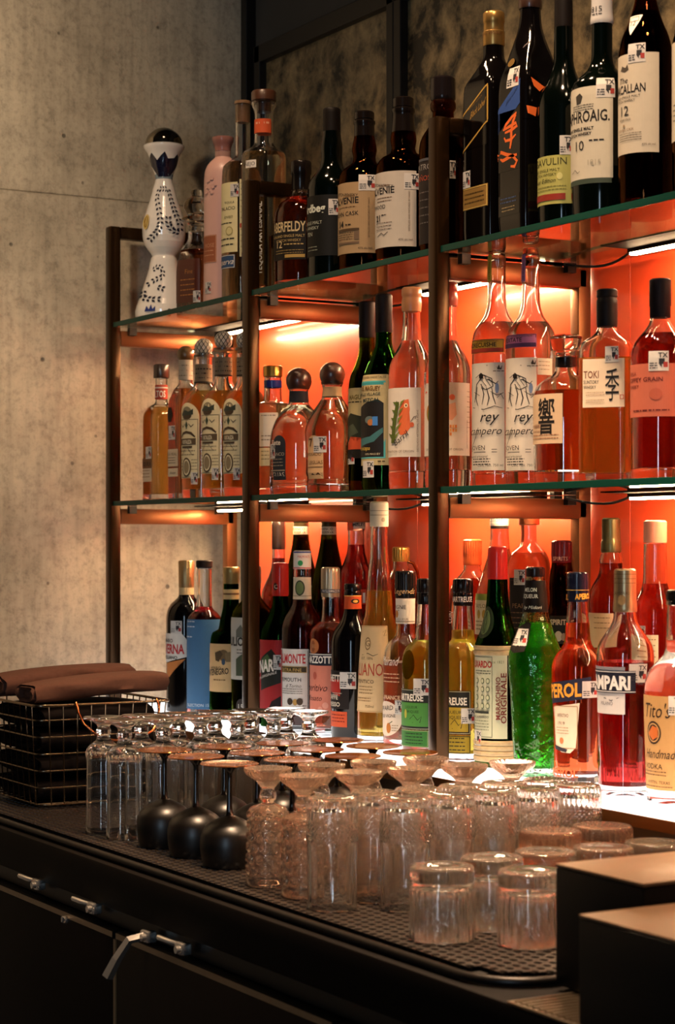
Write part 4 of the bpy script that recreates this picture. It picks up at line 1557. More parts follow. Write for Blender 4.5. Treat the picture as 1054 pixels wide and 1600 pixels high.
# two square black bottles
b = Bottle('whisky_bottle', 'square black bottle with slanted gold-edged label and gold screw cap', 771, 1.752, 'T',
           [('B', 48), (360, 50), (150, 50), (134, 48), (120, 38), (105, 24), (92, 17), (74, 16), (30, 15)], 'black', rect=(.076, .070, .010), rot='axis', n=48)
b.cap([(20, 15.5), (22, 17), (36, 17), (37, 16.2), (50, 16.2), (51, 17.3), (71, 17.3), (73, 16.5)], 'foil:#a8844a', art=[('T', 'John Walker', 783, 47, 5, '#5a3a1a', 'R', {'shear': .3})])
b.label(134, 226, 722, 762.5, '#14100f', [('T', 'Black Label', 757, 180, 9.5, '#8a6a34', 'R', {'w': 40, 'shear': .35, 'up': .42, 'bold': .02}), ('T', 'BLENDED SCOTCH', 753, 165, 3, '#7a5c2c', 'R', {'up': .42}),
        ('P', [(722, 170), (762, 131), (762, 134), (722, 173)], '#a8843c'), ('P', [(722, 228), (762, 188), (762, 191), (722, 231)], '#a8843c'), ('B', 760.5, 762.5, 134, 188, '#a8843c')], mat=GLASS['black'])
b.label(287, 322, 722, 762, '#8a6a34', [('F', (.02, 0), (.98, 0), 288, 321, '#c9a85a', 1.2), ('N', 726, 756, 298, 3, 7, '#4a3414', 1.6)], name='lower_label', shape='slant', slant=0)
b.sticker(722, 735, 260, 287)
b = Bottle('whisky_bottle', 'square black bottle with blue diagonal label and orange brush figure', 828, 1.752, 'T',
           [('B', 50), (340, 53), (150, 53), (128, 51), (100, 40), (70, 27), (45, 19), (30, 17), (8, 16)], 'black', rect=(.074, .074, .010), rot='axis', n=48)
b.cap([(-8, 17), (-6, 18.5), (13, 18.5), (15, 17.5)], 'wood:#3a241a')
b.label(120, 202, 775, 812.5, '#2a4a8c', [('T', 'Blue Label', 808, 159, 6, '#1a2a52', 'R', {'shear': .3, 'up': .7, 'w': 30})], shape=[(775, 163), (812, 121), (812, 160), (775, 202)], name='diagonal_label')
OR = '#d9662c'
b.label(168, 262, 776, 812, '#0b0808', [('S', [(787, 197), (790, 189), (800, 179), (807, 174)], 5, OR), ('S', [(786, 196), (796, 193), (806, 190), (808, 195), (800, 199), (789, 201)], 5, OR), ('S', [(806, 177), (802, 186), (799, 200), (799, 214), (797, 228)], 6, OR),
        ('S', [(788, 208), (790, 214), (799, 214), (806, 208)], 4.6, OR), ('S', [(808, 240), (800, 240), (786, 244), (778, 240), (777, 233), (783, 230), (792, 236), (801, 240), (808, 250), (804, 258), (798, 256)], 5.4, OR)], mat=GLASS['black'], name='brush_figure')
b.label(118, 186, 816, 858, '#0b0808', [('P', [(829, 121), (850, 134), (842, 142), (833, 134)], OR), ('P', [(822, 166), (838, 168), (836, 182), (824, 178)], OR)], mat=GLASS['black'], name='side_figure')
b.label(300, 332, 778, 811, '#141012', [('N', 782, 806, 306, 2, 6, '#3a4a6a', 2), ('N', 784, 804, 320, 2, 5, '#8a7a5a', 1.6)], name='lower_label', mat=GLASS['black'])
b.sticker(793, 811, 100, 132)
cordm = principled('twisted_cord', lin('#6a5a58'), 0.7)
zc_ = b.z(15)
pts = []
for i in range(9):
    t = i / 8
    uu, vv = 822 - 20 * t, 14 + 74 * t
    zz = b.z(vv, True)
    q = b.q_of_u(uu, zz)
    pts.append(b.P(q, zz, zz, .0016))
MB().tube(pts, .0011, 6).obj('cord', cordm, b.root, 60)
pts = []
for i in range(9):
    t = i / 8
    uu, vv = 832 - 30 * t, 56 + 32 * t
    zz = b.z(vv, True)
    q = b.q_of_u(uu, zz)
    pts.append(b.P(q, zz, zz, .0016))
MB().tube(pts, .0011, 6).obj('cord', cordm, b.root, 60)
b.label(84, 97, 796, 806, 'foil:#b08a4a', (), shape='ellipse', name='medal', off=.003)

b = Bottle('whisky_bottle', 'dark whisky bottle with yellow-green label and red stripe', 880, 1.756, 'T',
           [('B', 39), (322, 40), (170, 40), (150, 36), (130, 27), (112, 19), (96, 15.5), (60, 15), (10, 13)], 'blackgreen')
b.cap([(-14, 12), (-12, 13.5), (48, 14.5), (51, 13.5)], 'matte:#14100f')
b.label(243, 319, None, 893, '#a8a65c', [('T', 'LAGAVULIN', 885, 258, 11, '#3a3a1c', 'R'), ('T', 'ISLAY SINGLE MALT', 874, 268, 4.5, '#3a3a1c', 'R'), ('T', 'SCOTCH WHISKY', 869, 275, 4.5, '#3a3a1c', 'R'), ('T', 'Winter Edition', 867, 285, 6.5, '#2a2a14', 'R', {'shear': .35}),
        ('E', 874, 276, 4.5, 5.5, '#c2c07c'), ('N', 841, 884, 292, 2, 5, '#6a6a34', 1.3), ('B', (.0, 0), 883, 303, 313, '#8a2f22')])
b.sticker(874, 894, 213, 243)
b = Bottle('whisky_bottle', 'green-black whisky bottle with tall white label and white neck foil', 940, 1.752, 'T',
           [('B', 46), (300, 48), (150, 48), (136, 46), (124, 38), (112, 25), (102, 19), (88, 16.5), (40, 16), (0, 15)], 'blackgreen')
b.cap([(-22, 14), (-20, 16), (20, 17), (36, 18.5), (39, 17.5)], 'gloss:#b8b6b4', art=[('T', '1815', 940, 12, 9, K, 'R'), ('N', 926, 940, 16, 1, 5, K, 1.5)])
b.label(135, 279, None, 957, '#c2bba8', [('T', 'LAPHROAIG.', 952, 190, 17, K, 'R', {'w': 92, 'bold': .02}), ('P', [(900, 148), (906, 144), (910, 150), (907, 160), (901, 161)], '#3a3630'), ('N', 896, 927, 164, 3, 3.6, '#4a463e', 1.2), ('T', 'ISLAY SINGLE MALT', 927, 203, 4.6, K, 'R', {'bold': .03}), ('T', 'SCOTCH WHISKY', 924, 211, 4.6, K, 'R', {'bold': .03}),
        ('T', '10', 912, 234, 15, K, 'R'), ('N', 920, 943, 221, 1, 5, K, 2.2), ('T', '1815', 938, 258, 8, '#a39c8a', 'R'), ('E', 926, 258, 1.5, 1.5, '#a39c8a'), ('S', [(895, 268), (899, 263), (903, 269), (906, 266)], 1, K)])
b.label(279, 287, None, 955, '#39453a', (), name='label_foot')
b.sticker(931, 960, 123, 154)
b = Bottle('whisky_bottle', 'dark amber whisky bottle with white label and small triangular neck label', 1008, 1.752, 'T',
           [('B', 41), (292, 42), (90, 42), (74, 40), (58, 36), (36, 27), (14, 20), (-6, 16), (-30, 15)], 'amber', fill=20, liq='#3a0c08', tb=.012)
b.cap([(-70, 15), (-68, 17), (-30, 17), (-28, 16)], 'matte:#1c1412')
b.label(83, 239, None, 1029, '#c6bca8', [('P', [(970, 107), (972, 100), (977, 104), (980, 99), (982, 108), (976, 111)], '#4a4238'), ('T', 'The', 980, 128, 9, K, 'R', {'shear': .2}), ('T', 'MACALLAN', 1008, 144, 13, K, 'R', {'w': 66, 'bold': .015}), ('T', 'HIGHLAND SINGLE MALT', 1000, 152, 4, K, 'R'), ('T', 'SCOTCH WHISKY', 992, 158, 4, K, 'R'),
        ('T', '12', 982, 179, 15, K, 'R'), ('T', 'YEARS OLD', 985, 187, 3.4, K, 'R'), ('E', 975, 195, 2, 2.5, '#8a7a5a'), ('T', 'DOUBLE CASK', 990, 203, 3.6, '#6a4a2a', 'R'), ('N', 969, 1002, 208, 4, 3.6, '#5a5044', 1.1), ('T', '43% alc.vol.', 1024, 228, 3.2, K, 'R')])
b.label(20, 53, 979, 1003, Wt, [('F', (.2, 0), (.8, 0), 22, 30, '#8a5a30', 1), ('T', '12', (.5, 0), 37, 8, K, 'C')], shape='tri', name='neck_label')
b.sticker(981, 1008, 68, 98)
b = Bottle('whisky_bottle', 'dark bottle with white label cut by the right edge of the top shelf', 1097, 1.76, 'T',
           [('B', 45), (280, 47), (70, 47), (52, 43), (30, 30), (0, 18), (-60, 16)], 'amber', fill=20, liq='#3a0c08')
b.cap([(-80, 15), (-78, 17), (-40, 17)], 'matte:#1c1412')
b.label(60, 216, 1049.5, 1110, '#c6bca8', [('T', '18', 1070, 140, 14, K, 'R'), ('N', 1052, 1080, 160, 4, 8, K, 1.5)])

# ------------------------------------------------------------------ MIDDLE SHELF, first bay
b = Bottle('tequila_bottle', 'square amber bottle with ribbed side, dark flat cap and red-white neck label', 252, 1.752, 'M',
           [('B', 37), (768, 36), (757, 36), (748, 36), (656, 36), (645, 34), (637, 24), (631, 11), (625, 9.5), (594, 9.5), (575, 9)], rect=(.070, .058, .008), rot=-62, fill=637, liq='#e2a440', tb=.012, n=48)
b.cap([(570, 11.5), (571.5, 12.5), (590, 12.5), (591.5, 11.5)], 'wood:#3a2a20')
b.label(570, 616, 262, 273, '#c9602e', (), name='tax_strip', off=.0035, mat=principled('orange_strip', lin('#c9602e'), .5)) if False else None
b.band(602, 624, '#b04430', [('T', 'ALTOS', 258, 619, 10, Wt, 'R', {'w': 24, 'bold': .02}), ('B', (0.0, 0), (1.0, 0), 603, 605, Wt)], name='neck_label')
b.label(715, 752, 216, 237, '#c9b8a0', [('B', (0, 0), (1, 0), 715, 731, '#6a4a30'), ('T', 'TEQUILA', 236, 727, 6, K, 'R', {'bold': .02}), ('N', 219, 234, 735, 3, 5, '#7a5a40', 1.2)])
b.sticker(228, 237, 697, 716)
b = Bottle('tequila_bottle', 'orange-amber bottle with small wooden ball stopper and black six-sided seal', 290, 1.752, 'M',
           [('B', 35), (765, 35), (640, 35), (624, 33), (613, 24), (604, 14), (598, 11), (563, 10.5)], rect=(.062, .056, .014), rot=-55, fill=608, liq='#d0702a', tb=.012, n=48)
b.ball(540.5, 563, 13.8, 'wood:#6a4a22')
b.band(563, 594, 'matte:#b8ab98', [('N', 280, 302, 570, 3, 8, '#7a6a58', 1.6)])
b.label(635, 658, 258.5, 270.5, '#171210', (), shape='hex', name='seal', off=.0012)
b.label(701, 728, 256.5, 278, '#cfc0a4', [('T', 'CASA REAL', 276, 711, 4.4, '#6a5a44', 'R'), ('N', 260, 274, 715, 3, 4, K, 1)])
b.label(731, 744, 256.5, 278, '#cfc0a4', [('T', 'Anejo', 274, 740, 4.4, K, 'R', {'shear': .3})], name='lower_label')
b.sticker(264, 274, 664, 686)


def pina(b, v0, v1, hw):
    """agave-heart stopper: dark ball with pale raised diamonds"""
    zt, zb = b.z(v0), b.z(v1)
    R = hw * b.p
    cz = (zt + zb) / 2
    v, f = lathe([(0, cz - R)] + [(R * math.sin(PI * i / 12), cz - R * math.cos(PI * i / 12)) for i in range(1, 12)] + [(0, cz + R)], 28)
    st = mesh_obj('stopper', v, f, principled('black_stopper', lin('#1a1512'), 0.3, coat=.5), b.root, 50)
    v, f = [], []
    n, m = 12, 7
    for i in range(m):
        for j in range(n):
            pc = (i + .5) / m * 0.82 * PI
            tc = (j + (.5 if i % 2 else 0)) / n * 2 * PI
            k = len(v)
            for dp, dt in ((-.82, 0), (0, .40), (.82, 0), (0, -.40)):
                a = max(.02, pc + dp * .82 * PI / m)
                t = tc + dt * 2 * PI / n
                v.append(((R + .0007) * math.sin(a) * math.cos(t), (R + .0007) * math.sin(a) * math.sin(t), cz + (R + .0007) * math.cos(a)))
            f.append((k, k + 3, k + 2, k + 1))
    tag(mesh_obj('diamond', v, f, principled('ivory_inlay', lin('#d8cdb8'), 0.35), st), kind='stuff')
    v, f = lathe([(R * .85, cz - R * 1.12), (R * 1.12, cz - R * 1.10), (R * 1.12, cz - R * .86), (R * .7, cz - R * .82)], 30)
    mesh_obj('stopper_ring', v, f, capmat('wood:#5a4022'), b.root, 50)


for k, (uc, v0, lu0, lu1, lv0, liqc, lab) in enumerate([
        (318, 529, 281.5, 311.5, 629, '#e2bc5c', 'arch-labelled tequila bottle with diamond ball stopper, first from the ribbed amber bottle'),
        (349, 518, 313, 345, 622, '#e2b450', 'arch-labelled tequila bottle with diamond ball stopper, in the middle of its three'),
        (383, 518, 347, 378, 622, '#e0a43c', 'arch-labelled tequila bottle with diamond ball stopper, nearest the second frame')]):
    b = Bottle('tequila_bottle', lab, uc, 1.752, 'M', [('B', 33), (768, 34), (640, 34.5), (625, 32), (612, 24), (602, 16), (594, 13.5), (560, 13), (553, 13.5)], fill=612, liq=liqc, tb=.018, t=.0032)
    pina(b, v0, v0 + 28, 14)
    b.band(v0 + 41, v0 + 70, 'matte:#8a7a62', [('N', uc - 12, uc + 12, v0 + 47, 3, 7, '#2a2018', 2), ('B', (0.0, 0), (1.0, 0), v0 + 66, v0 + 68, '#2a2018')])
    du, dv = lu0 - 281.5, lv0 - 629
    DK = '#4a3c2c'
    c = (lu0 + lu1) / 2
    b.label(lv0, lv0 + 118, lu0, lu1, '#e4d8ae', [
        ('F', (.05, 0), (.95, 0), lv0 + 26, lv0 + 117, DK, .8), ('E', (.5, 0), lv0 + 17, 11, 11, '#8a8064'), ('E', (.5, 0), lv0 + 21, 10, 5, DK), ('P', [((.22, 0), lv0 + 17), ((.4, 0), lv0 + 11), ((.6, 0), lv0 + 14), ((.78, 0), lv0 + 10), ((.78, 0), lv0 + 19), ((.22, 0), lv0 + 20)], '#3a4238'),
        ('S', [((.2, 0), lv0 + 34), ((.3, 0), lv0 + 38), ((.4, 0), lv0 + 33)], 1.6, DK), ('S', [((.6, 0), lv0 + 33), ((.7, 0), lv0 + 38), ((.8, 0), lv0 + 34)], 1.6, DK), ('P', [((.5, 0), lv0 + 28), ((.57, 0), lv0 + 35), ((.5, 0), lv0 + 42), ((.43, 0), lv0 + 35)], '#3a4a3a'),
        ('S', [((.15, 0), lv0 + 54), ((.3, 0), lv0 + 48), ((.5, 0), lv0 + 46), ((.7, 0), lv0 + 48), ((.85, 0), lv0 + 54)], 4, DK),
        ('B', (.12, 0), (.88, 0), lv0 + 56, lv0 + 66, '#5a4c38'), ('T', 'FORTALEZA', (.5, 0), lv0 + 64.5, 6, '#e0d8bc', 'C', {'w': 21, 'bold': .02}), ('B', (.25, 0), (.75, 0), lv0 + 68, lv0 + 71, DK),
        ('S', [((.5, 0), lv0 + 68), ((.25, 0), lv0 + 82)], 1, DK), ('S', [((.5, 0), lv0 + 68), ((.75, 0), lv0 + 82)], 1, DK), ('N', (.15, 0), (.85, 0), lv0 + 76, 2, 6, DK, 1.2),
        ('E', (.5, 0), lv0 + 101, 10, 15, DK), ('E', (.5, 0), lv0 + 101, 7.6, 12.4, '#d8cfae'), ('E', (.5, 0), lv0 + 101, 6, 10, '#8a7c60'), ('N', (.1, 0), (.3, 0), lv0 + 90, 4, 5, DK, 1), ('N', (.72, 0), (.92, 0), lv0 + 90, 4, 5, DK, 1)], shape='arch')
    b.sticker(c + 2, c + 12, lv0 + 109, lv0 + 128)

# ------------------------------------------------------------------ MIDDLE SHELF, second bay
b = Bottle('tequila_bottle', 'clear bottle with gold cap and blue neck ribbon, behind the second frame post', 426, 1.752, 'M',
           [('B', 36), (760, 37), (650, 37), (638, 35), (631, 27), (627, 15), (620, 14), (590, 13.5)], fill=632, liq='#e3c088', tb=.014)
b.cap([(572.5, 14), (574, 15), (588, 15), (589, 14)], 'foil:#c79a4a', ribs=14)
b.band(595, 606, 'gloss:#2c3a86')
b.label(645, 698, None, 434, '#ddd0be', [('N', 408, 430, 650, 1, 5, '#8a7a66', 1.4), ('N', 408, 430, 682, 2, 6, '#8a7a66', 1.4)], hid=.9)
b.label(700, 728, None, 424, '#d8c79c', [('N', 408, 420, 706, 3, 6, '#7a6a48', 1.2)], name='lower_label', hid=.9)
b = Bottle('tequila_bottle', 'dome-shouldered clear bottle with dark wood ball stopper and black label', 466.5, 1.744, 'M',
           [('B', 44), (758, 45), (748, 43.5), (742, 45.5), (700, 45.5), (678, 43.5), (660, 38), (646, 29), (636, 20), (629, 15.5), (612, 14.5), (607, 17), (604, 17.5)], fill=634, liq='#efe0c4', tb=.014)
b.ball(574.5, 607, 20.5, 'wood:#4a2a1e')
b.band(612, 628, 'matte:#2a2a30')
b.label(680, 750, None, 446, '#23272f', [('T', 'Siete', 438, 695, 8, '#c9c0b0', 'R', {'bold': .02}), ('T', 'BLANCO', 444, 712, 5, '#a9a090', 'R'), ('N', 424, 442, 718, 3, 5, '#8a8272', 1.3), ('B', 424, 445, 734, 736, '#8a8272'), ('T', 'LEGUAS', 444, 745, 7, '#c9c0b0', 'R')], shape='arch', hid=.7)
b.sticker(423, 430, 693, 716)
b = Bottle('tequila_bottle', 'dome-shouldered clear bottle with wood ball stopper and beige label', 518.5, 1.742, 'M',
           [('B', 39), (756, 40), (746, 38.5), (740, 40.5), (700, 40.5), (676, 42.5), (656, 37), (640, 28), (628, 20), (620, 15.5), (606, 14.5), (600, 17), (597, 17.5)], fill=626, liq='#f0cfa8', tb=.014)
b.ball(565.5, 600, 20, 'wood:#5a3424')
b.band(605, 620, 'matte:#b89a72')
b.label(680, 748, None, 505, '#c9a478', [('T', '7', 489, 697, 12, '#5a3a20', 'R', {'bold': .02}), ('T', 'REPOSADO', 502, 712, 5, '#5a3a20', 'R'), ('T', 'LEGUAS', 504, 725, 5.5, '#5a3a20', 'R'), ('B', 482, 504, 729, 730, '#5a3a20'), ('P', [(484, 745), (488, 739), (492, 742), (497, 738), (503, 744)], '#5a3a20')], shape='arch', hid=.7)
b.sticker(490, 510, 682, 707)
for sfx, uc in (('a', 478), ('b', 537)):
    pass
b = Bottle('mezcal_bottle', 'dark brown wine-shaped bottle with black capsule and olive landscape label', 573, 1.765, 'M',
           [('B', 28), (752, 29), (625, 29), (605, 28.5), (588, 26), (570, 18), (552, 13), (540, 12), (480, 11.5)], 'olive', fill=585, liq='#6a4416', tb=.02)
b.cap([(472, 11.5), (473.5, 12.8), (526, 12.8), (528, 12.3)], 'matte:#1a1414')
b.label(606, 716, None, 577, '#b8a878', [('T', 'MAGUEY', 575, 624, 7, '#6a5a2a', 'R', {'w': 36, 'bold': .03}), ('N', 541, 575, 629, 1, 4, '#3a3420', 2), ('P', [(539, 655), (548, 645), (562, 650), (577, 652), (577, 690), (539, 690)], '#2a2e22'), ('P', [(539, 668), (552, 662), (560, 676), (546, 684)], '#4a5240'), ('P', [(539, 700), (548, 682), (556, 690), (566, 684), (577, 696), (577, 704), (539, 704)], '#c9502e'), ('B', (0, 0), (1, 0), 702, 716, '#1c1812')])
b.sticker(539.5, 554, 702, 725)
b = Bottle('mezcal_bottle', 'bright green wine-shaped bottle with black capsule and turquoise label', 599.5, 1.752, 'M',
           [('B', 34), (750, 35), (615, 35), (592, 33), (574, 27), (556, 19), (540, 13.5), (528, 12.5), (470, 12)], 'green', fill=560, liq='#c4e68a', tb=.022)
b.cap([(460.5, 12), (462, 13.3), (518, 13.3), (520, 12.8)], 'matte:#171213')
b.label(585, 727, None, 606.5, '#b7a87c', [('T', 'MINERO PECHUGA VARIETALES', 603, 591, 3.6, '#4a3a20', 'R'), ('B', (0, 0), 602, 595, 716, '#58b4b4'), ('B', (0, 0), 599, 597, 714, '#3f9a9a'), ('P', [((0, 0), 645), (574, 628), (590, 624), (599, 630), (599, 714), ((0, 0), 714)], '#1c1a1a'), ('P', [((0, 0), 688), (578, 682), (598, 668), (598, 676), (584, 690), ((0, 0), 704)], '#3a6a6e'),
        ('T', 'DEL MAGUEY', 594, 609, 7, '#6a4a1c', 'R', {'bold': .03, 'w': 42, 'up': -.04}), ('T', 'SINGLE VILLAGE', 594, 618, 4.5, '#1c3030', 'R', {'bold': .02}), ('T', 'MEZCAL', 593, 628, 6, '#1c3030', 'R', {'bold': .02}), ('E', 577, 656, 9, 6, '#5a6a6a'), ('E', 579, 660, 6, 5, '#a86a3a'), ('B', 582, 590, 651, 665, '#3f7ac0'),
        ('T', 'Chichicapa', 578, 703, 6, '#d0b04a', 'R', {'shear': .3}), ('T', '100% MAGUEY', 594, 711, 3, '#c9bfa0', 'R'), ('N', 590, 602, 722, 1, 4, '#4a3a20', 2)])
b.sticker(567.5, 584, 720, 746)
for uc, yy, lab, cc in ((642.6, 1.752, 'clear mezcal bottle with peach wax cap and drawing of green agave leaves', '#d08a58'), (699, 1.765, 'clear mezcal bottle with red wax cap, behind the middle post', '#a8402c')):
    b = Bottle('mezcal_bottle', lab, uc, yy, 'M', [('B', 35), (748, 36), (585, 36), (568, 33.5), (552, 26), (540, 19), (530, 15.5), (500, 14), (475, 13.5)], fill=533, liq='#f3e2d0', tb=.03)
    d0 = 0 if uc < 660 else -8
    b.cap([(450 + d0, 14), (452 + d0, 15.5), (462 + d0, 15.8), (464 + d0, 14.6), (474 + d0, 16), (487 + d0, 15)], 'wax:' + cc)
    if uc < 660:
        b.label(606, 714, None, 657, '#d9cfc0', [('P', [(630, 626), (638, 624), (640, 640), (637, 660), (641, 668), (634, 678), (626, 680), (622, 676), (628, 655), (624, 640)], '#d96a3c'), ('E', 634, 634, 3, 3.5, '#e8d8b0'), ('E', 634, 634, 1.4, 1.8, '#6a4a3a'), ('E', 643, 664, 3.5, 4, '#c9603a'), ('S', [(641, 660), (646, 652), (650, 650), (648, 655)], 1.6, '#7a6a5a')]
                + [('P', [(615 + 2 * k, 690 - 13 * k), (608 + 1.5 * k, 676 - 12 * k), (616 + 2 * k, 680 - 13 * k)], '#5a6a2a') for k in range(5)] + [('P', [(616 + 2 * k, 690 - 13 * k), (626 + 1.6 * k, 672 - 12 * k), (618 + 2 * k, 680 - 13 * k)], '#6f7d34') for k in range(5)] + [('P', [(612, 692), (614, 660), (620, 626), (624, 632), (619, 662), (617, 692)], '#4c5a24'),
                ('T', 'Barril', 644, 697, 9, K, 'R', {'rot': 38, 'shear': .2}), ('T', 'DENOMINATION OF ORIGIN', 646, 707, 3.4, '#5a4a3a', 'R'), ('T', 'DESTILADO ARTESANAL DE AGAVE', 653, 706, 2.8, '#7a6a5a', 'L', {'rot': 90})])
    else:
        b.label(598, 712, None, 733, '#d9cfc0', [('E', 706, 621, 4.5, 4.5, '#d9704a'), ('P', [(701, 632), (711, 629), (713, 648), (706, 657), (700, 656)], '#e0a080'), ('E', 672, 645, 9, 14, '#a8702e'), ('E', 672, 648, 6, 10, '#6a7a34'), ('S', [(661, 625), (666, 612), (676, 608)], 3, '#c9502e'), ('S', [(660, 634), (664, 640)], 3, '#d9704a')]
                + [('B', 702 + 4 * (k % 3), 705 + 4 * (k % 3), 664 + 6 * (k // 3), 669 + 6 * (k // 3), '#d09a5a' if k % 2 else '#c97a3a') for k in range(7)] + [('T', 'Tobala', 720, 688, 9, K, 'R', {'rot': 70}), ('T', 'DENOMINATION OF ORIGIN', 722, 704, 3.4, '#5a4a3a', 'R'), ('T', 'DESTILADO ARTESANAL', 729, 700, 2.8, '#7a6a5a', 'L', {'rot': 90}), ('N', 728, 732, 612, 8, 8, '#7a6a5a', 1)])
        b.sticker(658, 666, 580, 604)

# ------------------------------------------------------------------ MIDDLE SHELF, third bay
for uc, v0, nc, lc, tx, lab in ((776, 389, '#c2a23a', '#c49a34', 'MADRECUISHE', 'slim clear mezcal bottle with yellow shoulder label'), (829, 389, '#8a5a86', '#a8628c', 'TEPEXTATE', 'slim clear mezcal bottle with purple shoulder label')):
    o = uc - 776
    b = Bottle('mezcal_bottle', lab, uc, 1.76, 'M', [('B', 38), (740, 39), (536, 39), (520, 36.5), (507, 29), (496, 21), (484, 16.5), (470, 14.2), (412, 13.6), (398, 13)], fill=505, liq='#f4e6d6', tb=.02)
    b.cap([(v0, 11.5), (v0 + 1.5, 12.6), (v0 + 12, 12.6), (v0 + 13, 13.6), (v0 + 20, 14), (v0 + 28, 14)], 'clear:#efeae2', name='clear_capsule')
    b.label(394, 437, uc - 14, uc - 8, nc, [('T', 'ARTESANAL', (.8, 0), 434, 3.6, K, 'L', {'rot': 90})], name='neck_strip', off=.001)
    dv = 0 if uc < 800 else -8
    b.label(530 + dv, 551 + dv, None, 787 + (51 if dv else 0), lc, [('F', (.01, 0), (.99, 0), 530.5 + dv, 550.5 + dv, '#6a2a2a', 1), ('B', (0.02, 0), (.98, 0), 544 + dv, 550 + dv, '#a83c2a' if not dv else '#4a2a4e'), ('T', tx, 775 + (40 if dv else 0), 542 + dv, 6.5, '#3a2414', 'R', {'bold': .02}), ('N', 745 + o, 778 + o, 534 + dv, 1, 5, '#6a4a1c', 1)], name='shoulder_label', hid=.8)
    b.label(567 + dv, 735, None, 788 + (50 if dv else 0), '#ddd3c2', [
        ('S', [(740 + o, 574), (760 + o, 571), (776 + o, 574)], 1, '#6a5a4a'), ('P', [(776 + o, 576 + dv), (779 + o, 570 + dv), (781 + o, 576 + dv), (784 + o, 571 + dv), (783 + o, 578 + dv), (777 + o, 578 + dv)], '#4a3a2e'), ('N', 770 + o, 787 + o, 581 + dv, 1, 4, '#6a5a4a', 1.4),
        ('S', [(742 + o, 628), (745 + o, 600), (752 + o, 590), (764 + o, 594), (774 + o, 600), (778 + o, 596)], 1.6, K), ('S', [(746 + o, 604), (744 + o, 622), (747 + o, 634)], 1.8, K), ('S', [(752 + o, 600), (756 + o, 616), (753 + o, 632)], 1.6, K), ('S', [(760 + o, 606), (764 + o, 622), (761 + o, 634)], 1.8, K), ('S', [(768 + o, 606), (770 + o, 620), (774 + o, 632)], 1.6, K),
        ('S', [(748 + o, 596), (756 + o, 586), (768 + o, 592), (770 + o, 604), (760 + o, 609), (752 + o, 606)], 1.3, K), ('S', [(753 + o, 594), (760 + o, 604)], 1.2, K), ('S', [(758 + o, 590), (766 + o, 603)], 1.2, K), ('S', [(763 + o, 591), (769 + o, 599)], 1.2, K), ('S', [(751 + o, 600), (757 + o, 608)], 1.2, K), ('S', [(766 + o, 612), (776 + o, 618), (786 + o, 614)], 1.2, K), ('S', [(742 + o, 612), (750 + o, 618)], 1.2, K), ('E', 752 + o, 588, 4, 4, K), ('S', [(744 + o, 590), (752 + o, 583), (760 + o, 590)], 1.4, K), ('S', [(740 + o, 636), (756 + o, 640), (772 + o, 635), (784 + o, 638)], 1.2, K), ('S', [(776 + o, 622), (782 + o, 616), (786 + o, 624)], 1.2, K), ('E', 776 + o, 607, 3, 8, '#6a7a9a'),
        ('T', 'rey', 776 + o, 659, 16, K, 'R', {'shear': .35, 'w': 27, 'bold': .005}), ('T', 'campero', 782 + o, 679, 12, K, 'R', {'shear': .35, 'w': 58}), ('S', [(748 + o, 668), (744 + o, 684), (740 + o, 696)], 1.2, K),
        ('T', 'JOVEN', 758 + o, 703, 7, K, 'R'), ('B', 742 + o, 759 + o, 706, 707, K), ('T', 'mezcal artesanal', 762 + o, 715, 3.8, K, 'R'), ('N', 741 + o, 766 + o, 718, 3, 4.2, K, 1.6), ('T', 'Cont. Net. 750 ml', 785 + o, 729, 3.8, K, 'R'), ('B', 768 + o, 776 + o, 702, 703, K), ('B', 768 + o, 776 + o, 706, 707, K)], hid=.8)
    if dv:
        b.label(560, 586, 839, 862, '#cfc3ae', [('N', 841, 858, 566, 3, 6, '#8a7a66', 1.2)], name='back_label')
b = Bottle('whisky_bottle', 'faceted clear decanter of amber whisky with glass stopper and brush-character label', 884, 1.750, 'M',
           [('B', 50), (736, 51), (620, 51), (606, 47), (596, 38), (588, 24), (580, 18), (560, 16.5), (555, 17)], fill=612, liq='#d8702a', tb=.016, flute=(.02, .115, 24, .0016), n=96)
b.cap([(525, 23), (526.5, 25), (546, 25), (548.5, 23), (549, 16), (557, 15)], 'clear:#f6efe8', name='glass_stopper')
b.band(559, 573, 'gloss:#1d1614')
b.label(615, 693, 832.5, 878.5, '#c9ad8c', [('T', '響', 852, 673, 50, K, 'C', {'w': 32, 'bold': .01}), ('T', 'HIBIKI', 845, 668, 6, '#6a3a24', 'R'), ('T', 'SUNTORY', 845, 675, 3.4, '#6a3a24', 'R'), ('N', 834, 872, 680, 2, 5, '#8a5a3c', 1.4)])
b = Bottle('whisky_bottle', 'rectangular clear bottle of pale amber whisky, black cap, square white label', 948, 1.752, 'M',
           [('B', 40), (734, 41), (552, 41), (540, 39), (530, 30), (520, 18), (512, 15), (500, 14.5), (470, 14)], rect=(.074, .056, .012), rot=-14, fill=560, liq='#f0a444', tb=.012, n=48)
b.cap([(453, 15), (454.5, 16.6), (464, 16.6), (465, 15.4), (468, 15.4), (470, 16.6), (508, 16.3), (511, 15.8)], 'matte:#171313')
b.label(560, 636, 910, 975, '#e0cdb2', [('T', 'TOKI', 935, 590, 11, '#7a4a34', 'R', {'bold': .01, 'w': 24}), ('T', 'SUNTORY', 935, 599, 5.4, K, 'R', {'w': 24}), ('T', 'WHISKY', 931, 607, 5.4, K, 'R', {'w': 20}), ('T', '季', 956, 622, 46, K, 'C', {'w': 22}), ('F', 968, 974, 617, 624, '#b0402c', 1), ('N', 915, 944, 613, 2, 4, '#a08a6c', 1), ('N', 915, 944, 625, 2, 4, '#a08a6c', 1)])
b.sticker(945, 966, 541, 566)
